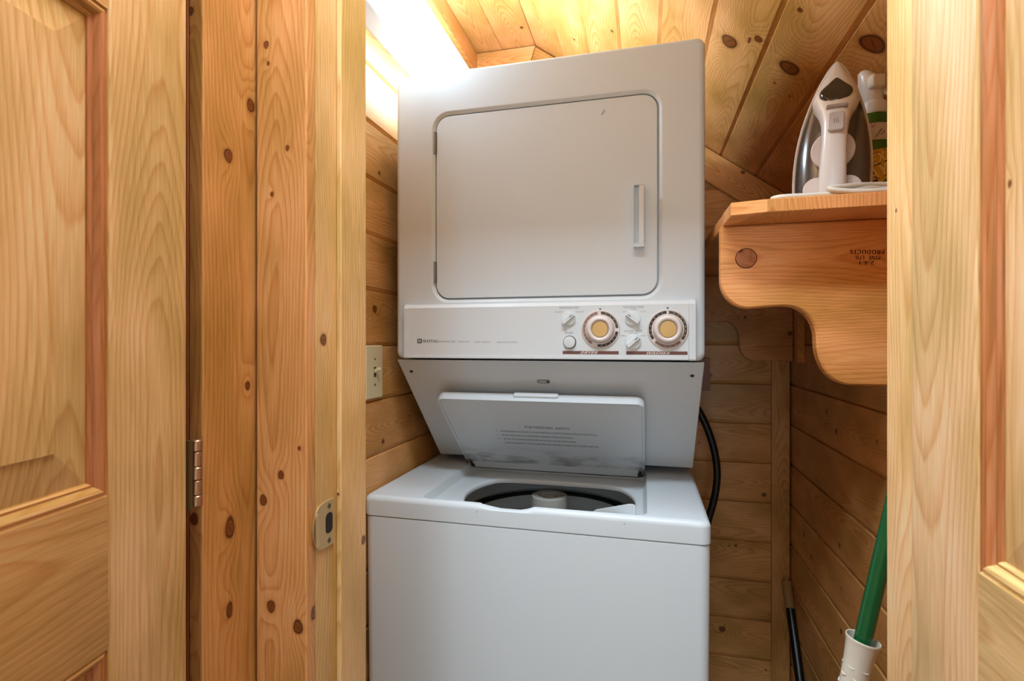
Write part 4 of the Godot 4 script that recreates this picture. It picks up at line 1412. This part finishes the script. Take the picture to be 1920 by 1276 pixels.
	for x in [-0.030, 0.031]:
		part("heel_pad", Geo.new().lathe([[0.0205, 0.0], [0.0205, 0.006], [0.0190, 0.0075], [0.0001, 0.008]], t * Transform3D(Basis(Vector3.RIGHT, PI / 2), Vector3(x * 0.75, 0.0225, 0.0310)), 28), plain("iron dial", Color(0.84, 0.80, 0.79), 0.4), d)
	# cord, lying in loops on the shelf in front
	var cordm := plain("cord white", Color(0.86, 0.84, 0.79), 0.5)
	var y0 := 1.4562
	var ln := [Vector3(0.548, y0 + 0.012, 0.100), Vector3(0.535, y0 + 0.0075, 0.128), Vector3(0.500, y0 + 0.0042, 0.150), Vector3(0.455, y0 + 0.0042, 0.160), Vector3(0.438, y0 + 0.0042, 0.172), Vector3(0.452, y0 + 0.0042, 0.183), Vector3(0.500, y0 + 0.0042, 0.181), Vector3(0.545, y0 + 0.0065, 0.175), Vector3(0.585, y0 + 0.0150, 0.160), Vector3(0.612, y0 + 0.0160, 0.148), Vector3(0.636, y0 + 0.0120, 0.158), Vector3(0.640, y0 + 0.0046, 0.174), Vector3(0.610, y0 + 0.0044, 0.184), Vector3(0.560, y0 + 0.0044, 0.187), Vector3(0.520, y0 + 0.0130, 0.182), Vector3(0.560, y0 + 0.0200, 0.166), Vector3(0.600, y0 + 0.0235, 0.150), Vector3(0.628, y0 + 0.0215, 0.150), Vector3(0.650, y0 + 0.0125, 0.165), Vector3(0.655, y0 + 0.0046, 0.180)]
	var cv := Curve3D.new()
	cv.bake_interval = 0.006
	for i in ln.size():
		var tg: Vector3 = (ln[mini(i + 1, ln.size() - 1)] - ln[maxi(i - 1, 0)]) / 6.0
		cv.add_point(ln[i], -tg, tg)
	var pth := []
	for q in cv.get_baked_points():
		pth.append(q)
	part("power_cord", Geo.new().tube(pth, 0.0042, 9), cordm, d, 60.0, "white cord in loose loops")


func bottle() -> void:
	var base := Vector3(0.6360, 1.4562, 0.046)
	var d := thing("spray_bottle", "green cleaner spray bottle with white trigger top, right of the iron", "bottle", base)
	var t := Transform3D(Basis(Vector3.UP, 0.20).scaled(Vector3(1, 1.05, 1)), base)
	var green := plain("bottle green", Color(0.22, 0.45, 0.10), 0.28, 0.0, 0.5, 0.4)
	var white := plain("bottle white", Color(0.90, 0.89, 0.88), 0.32, 0.0, 0.5, 0.2)
	var ell := func(prof: Array, sx: float, sz: float) -> Geo:
		return Geo.new().lathe(prof, t * Transform3D(Basis().scaled(Vector3(sx, 1, sz)), Vector3.ZERO), 40)
	part("body", ell.call([[0.036, 0.0], [0.0395, 0.003], [0.040, 0.010], [0.040, 0.105], [0.0385, 0.122], [0.0345, 0.137], [0.0300, 0.150]], 1.0, 0.66), green, d, 50.0)
	part("shrink_label", ell.call([[0.0302, 0.1498], [0.0362, 0.1320], [0.0388, 0.1210], [0.0392, 0.1190], [0.0375, 0.1180]], 1.01, 0.70), plain("label white", Color(0.88, 0.86, 0.84), 0.4), d, 50.0, "white shoulder label")
	part("neck_band", ell.call([[0.0300, 0.1500], [0.0285, 0.158], [0.0255, 0.166], [0.0225, 0.170]], 1.0, 0.80), green, d, 50.0)
	part("collar", ell.call([[0.0215, 0.168], [0.0220, 0.171], [0.0205, 0.188], [0.0180, 0.191]], 1.0, 1.0), white, d, 30.0)
	# trigger head, pointing a little to the left and towards the viewer
	var loops := []
	for q in [[0.188, 0.0150, 0.014, 0.000], [0.200, 0.0165, 0.018, -0.002], [0.214, 0.0175, 0.021, -0.004], [0.226, 0.0165, 0.019, -0.008], [0.236, 0.0135, 0.016, -0.012], [0.243, 0.0100, 0.012, -0.016], [0.2465, 0.005, 0.006, -0.018]]:
		var lp := PackedVector3Array()
		for j in 20:
			var a := TAU * j / 20.0
			lp.append(t * Vector3(q[3] + cos(a) * q[1] * 1.05, q[0], sin(a) * q[2]))
		loops.append(lp)
	var hd := part("spray_head", Geo.new().loft(loops), white, d, 60.0)
	part("nozzle", Geo.new().at(t).rbox(Vector3(-0.020, 0.208, 0.012), Vector3(0.004, 0.230, 0.030), 0.004, 2), white, hd)
	part("trigger", Geo.new().tube([t * Vector3(0.010, 0.206, 0.014), t * Vector3(0.015, 0.196, 0.026), t * Vector3(0.018, 0.182, 0.030), t * Vector3(0.020, 0.170, 0.028)], [0.0055, 0.0052, 0.0045, 0.0035], 10), white, hd)
	# printed label: bent patches laid on the bottle
	var wrap := func(outline: Array, lift: float) -> Geo:
		var g := Geo.new()
		var p2 := PackedVector2Array()
		for q in outline:
			p2.append(q)
		var steps := 24
		for k in steps:
			var x0 := lerpf(-0.060, 0.060, float(k) / steps)
			var x1 := lerpf(-0.060, 0.060, float(k + 1) / steps)
			for piece in Geometry2D.intersect_polygons(p2, PackedVector2Array([Vector2(x0, 0), Vector2(x1, 0), Vector2(x1, 0.2), Vector2(x0, 0.2)])):
				var ix := Geometry2D.triangulate_polygon(piece)
				for i in range(0, ix.size(), 3):
					var v := []
					for j in 3:
						var q: Vector2 = piece[ix[i + j]]
						var a := q.x / 0.036
						v.append(t * Vector3(sin(a) * (0.0402 + lift), q.y, cos(a) * (0.0402 * 0.668 + lift)))
					if (v[1] - v[0]).cross(v[2] - v[0]).dot(t.basis * Vector3(0, 0, 1)) > 0:
						g.tri(v[0], v[1], v[2])
					else:
						g.tri(v[0], v[2], v[1])
		return g
	part("label_patch", wrap.call([Vector2(-0.046, 0.022), Vector2(-0.020, 0.030), Vector2(0.006, 0.052), Vector2(0.022, 0.085), Vector2(0.026, 0.108), Vector2(0.008, 0.104), Vector2(-0.046, 0.096)], 0.0002), plain("label yellow", Color(0.86, 0.68, 0.16), 0.4), d, 60.0)
	var ink := plain("label ink", Color(0.05, 0.05, 0.04), 0.5)
	var cream := plain("label cream", Color(0.95, 0.85, 0.45), 0.45)
	var word := func(s: String, x: float, y: float, cap: float, ang: float, lift: float, m: Material, called: String) -> void:
		var src := Geo.new().letters(s, cap, Transform3D(Basis(Vector3.BACK, ang), Vector3(x, y, 0)), true, false, 1, 1.0, 0.25)
		var g := Geo.new()
		for i in range(0, src.p.size(), 3):
			var v := []
			for j in 3:
				var q := src.p[i + j]
				var a := q.x / 0.036
				v.append(t * Vector3(sin(a) * (0.0402 + lift + q.z), q.y, cos(a) * (0.0402 * 0.668 + lift + q.z)))
			g.tri(v[0], v[1], v[2])
		part(called, g, m, d, 0.0)
	word.call("EX", -0.009, 0.0855, 0.0190, 0.42, 0.0004, ink, "lettering")
	word.call("EX", -0.0085, 0.0858, 0.0165, 0.42, 0.0008, cream, "lettering")
	word.call("AY", -0.0085, 0.0625, 0.0215, 0.42, 0.0004, ink, "lettering")
	word.call("AY", -0.0080, 0.0628, 0.0190, 0.42, 0.0008, cream, "lettering")
	for q in [[-0.034, 0.0395, 0.013], [-0.015, 0.0455, 0.014], [-0.032, 0.0330, 0.012]]:
		var c: Vector2 = Vector2(q[0], q[1])
		var e: Vector2 = Vector2(cos(0.38), sin(0.38)) * q[2] * 0.5
		var n := Vector2(-0.35, 1) * 0.0020
		part("label_bar", wrap.call([c - e - n, c + e - n, c + e + n, c - e + n], 0.0005), ink, d, 60.0)
	var sp := []
	for i in 16:
		var a := TAU * i / 16.0
		sp.append(Vector2(-0.010 + cos(a) * 0.0068, 0.0215 + sin(a) * 0.0080))
	part("label_disc", wrap.call(sp, 0.0005), plain("label lime", Color(0.72, 0.72, 0.22), 0.4), d, 60.0)
	# slashes on the white shoulder
	for q in [[-0.016, 0.1420, 0.011, 0.0030, Color(0.85, 0.36, 0.42)], [-0.020, 0.1310, 0.010, 0.0028, Color(0.83, 0.72, 0.30)], [-0.006, 0.1330, 0.013, 0.0016, Color(0.10, 0.10, 0.10)], [-0.002, 0.1290, 0.016, 0.0012, Color(0.12, 0.12, 0.12)], [-0.012, 0.1250, 0.016, 0.0012, Color(0.30, 0.30, 0.30)]]:
		var ctr := t * Vector3(q[0], q[1], sqrt(maxf(0.0, 1.0 - pow(q[0] / 0.0375, 2))) * 0.0300 * lerpf(0.86, 1.03, (0.150 - q[1]) / 0.03))
		var dirv := t.basis * Vector3(0.70, 0.62, -0.32).normalized()
		part("label_slash", Geo.new().tube([ctr - dirv * q[2] * 0.5, ctr, ctr + dirv * q[2] * 0.5], [q[3] * 0.4, q[3], q[3] * 0.4], 6, 0.35), plain("slash" + str(q[4]), q[4], 0.5), d)


# ------------------------------------------------------------------ poles in the corner
func poles() -> void:
	var d := thing("mop", "green mop handle with a white ribbed sleeve, by the right wall", "mop", Vector3(0.408, 0, 0.22))
	var a := Vector3(0.408, 0.004, 0.222)
	var b := Vector3(0.6700, 1.275, 0.196)
	var dir := (b - a).normalized()
	part("handle", Geo.new().tube([a, a + dir * 0.02, b - dir * 0.004, b], [0.0122, 0.0125, 0.0125, 0.0105], 24), plain("green steel", Color(0.035, 0.36, 0.19), 0.30, 0.0, 0.5, 0.4), d)
	var side := dir.cross(Vector3.BACK).normalized()
	var t := Transform3D(Basis(side, dir, side.cross(dir)), a)
	var s0 := 0.745 / dir.y
	var prof := [[0.0150, s0 - 0.47], [0.0185, s0 - 0.45]]
	for i in 42:
		prof.append([0.0178 + 0.0006 * (i % 2) + 0.0022 * smoothstep(34.0, 42.0, float(i)), s0 - 0.44 + 0.010 * i])
	prof.append_array([[0.0222, s0 - 0.010], [0.0242, s0 - 0.002], [0.0246, s0], [0.0238, s0 + 0.0016], [0.0224, s0 + 0.0010], [0.0195, s0 - 0.012], [0.0160, s0 - 0.035], [0.0128, s0 - 0.06]])
	var wh := plain("sleeve white", Color(0.88, 0.85, 0.79), 0.38, 0.0, 0.5, 0.2)
	var sl := part("sleeve", Geo.new().lathe(prof, t, 32, true, false), wh, d, 50.0)
	for k in 9:
		for m in 6:
			var ang := TAU * m / 6.0 + (0.5 if k % 2 else 0.0) + 0.3
			var q := t * Transform3D(Basis(Vector3.UP, ang), Vector3.ZERO)
			var pth := []
			for i in 7:
				var u := (i - 3) / 3.0
				var aa := u * 0.36
				pth.append(q * Vector3(sin(aa) * 0.0186, s0 - 0.040 - k * 0.0160 - 0.0045 * (1.0 - u * u), cos(aa) * 0.0186))
			part("grip_ridge", Geo.new().tube(pth, [0.0004, 0.0014, 0.0020, 0.0022, 0.0020, 0.0014, 0.0004], 6), wh, sl)
	d = thing("broom", "black pole with a tan wrapped tip leaning in the back right corner", "broom", Vector3(0.64, 0, -0.35))
	var top := Vector3(0.6655, 0.462, -0.695)
	var low := Vector3(0.6610, 0.2416, -0.520)
	var dv := (low - top).normalized()
	var foot := top + dv * ((top.y - 0.013) / -dv.y)
	part("pole", Geo.new().tube([top + dv * 0.08, top + dv * 0.09, foot], [0.0120, 0.0128, 0.0128], 20), plain("pole black", Color(0.025, 0.027, 0.027), 0.35), d)
	var pts := []
	var rs := []
	for i in 33:
		pts.append(top + dv * (0.012 + i * 0.0025))
		rs.append(0.0142 + 0.0005 * (i % 2))
	part("wrapped_grip", Geo.new().tube(pts, rs, 20), plain("tan wrap", Color(0.62, 0.48, 0.28), 0.7), d)
	part("tip", Geo.new().tube([top, top + dv * 0.004, top + dv * 0.013], [0.0045, 0.0058, 0.0062], 14), plain("tan wrap", Color(0.62, 0.48, 0.28), 0.7), d)


# ------------------------------------------------------------------ switch and cover plate
func wall_plates() -> void:
	var ivory := plain("ivory", Color(0.86, 0.81, 0.66), 0.35)
	var d := thing("light_switch", "ivory toggle light switch on the left pine wall", "light switch", Vector3(X_LEFT, 1.146, 0.027))
	var x := X_LEFT + 0.0006
	part("plate", Geo.new().rbox(Vector3(x, 1.0835, -0.0115), Vector3(x + 0.0065, 1.2085, 0.0655), 0.0030, 2), ivory, d)
	part("slot", Geo.new().box(Vector3(x + 0.0060, 1.1340, 0.0218), Vector3(x + 0.0068, 1.1580, 0.0318)), plain("slot dark", Color(0.28, 0.24, 0.16), 0.7), d, 0.0)
	part("toggle", Geo.new().at(Transform3D(Basis(Vector3.BACK, 0.42), Vector3(x + 0.006, 1.1475, 0.0268))).rbox(Vector3(-0.002, -0.0042, -0.0042), Vector3(0.0165, 0.0042, 0.0042), 0.0022, 2), ivory, d)
	for y in [1.1765, 1.1160]:
		part("screw", Geo.new().lathe([[0.0030, 0.0], [0.0030, 0.0004], [0.0018, 0.0012], [0.0001, 0.0013]], Transform3D(Basis(Vector3.BACK, -PI / 2), Vector3(x + 0.0064, y, 0.0268)), 12), plain("switch screw", Color(0.40, 0.36, 0.26), 0.4, 0.4), d)
	d = thing("cover_plate", "small square brown cover plate on the back wall, right of the dryer", "cover plate", Vector3(0.39, 1.106, Z_BACK))
	part("plate", Geo.new().grain(Vector3.UP, Vector3.RIGHT, 0.3, 0.1).rbox(Vector3(0.330, 1.0520, Z_BACK + 0.0005), Vector3(0.4405, 1.1620, Z_BACK + 0.0125), 0.001, 1), wood(2, Color(0.62, 0.46, 0.36)), d, 0.0)
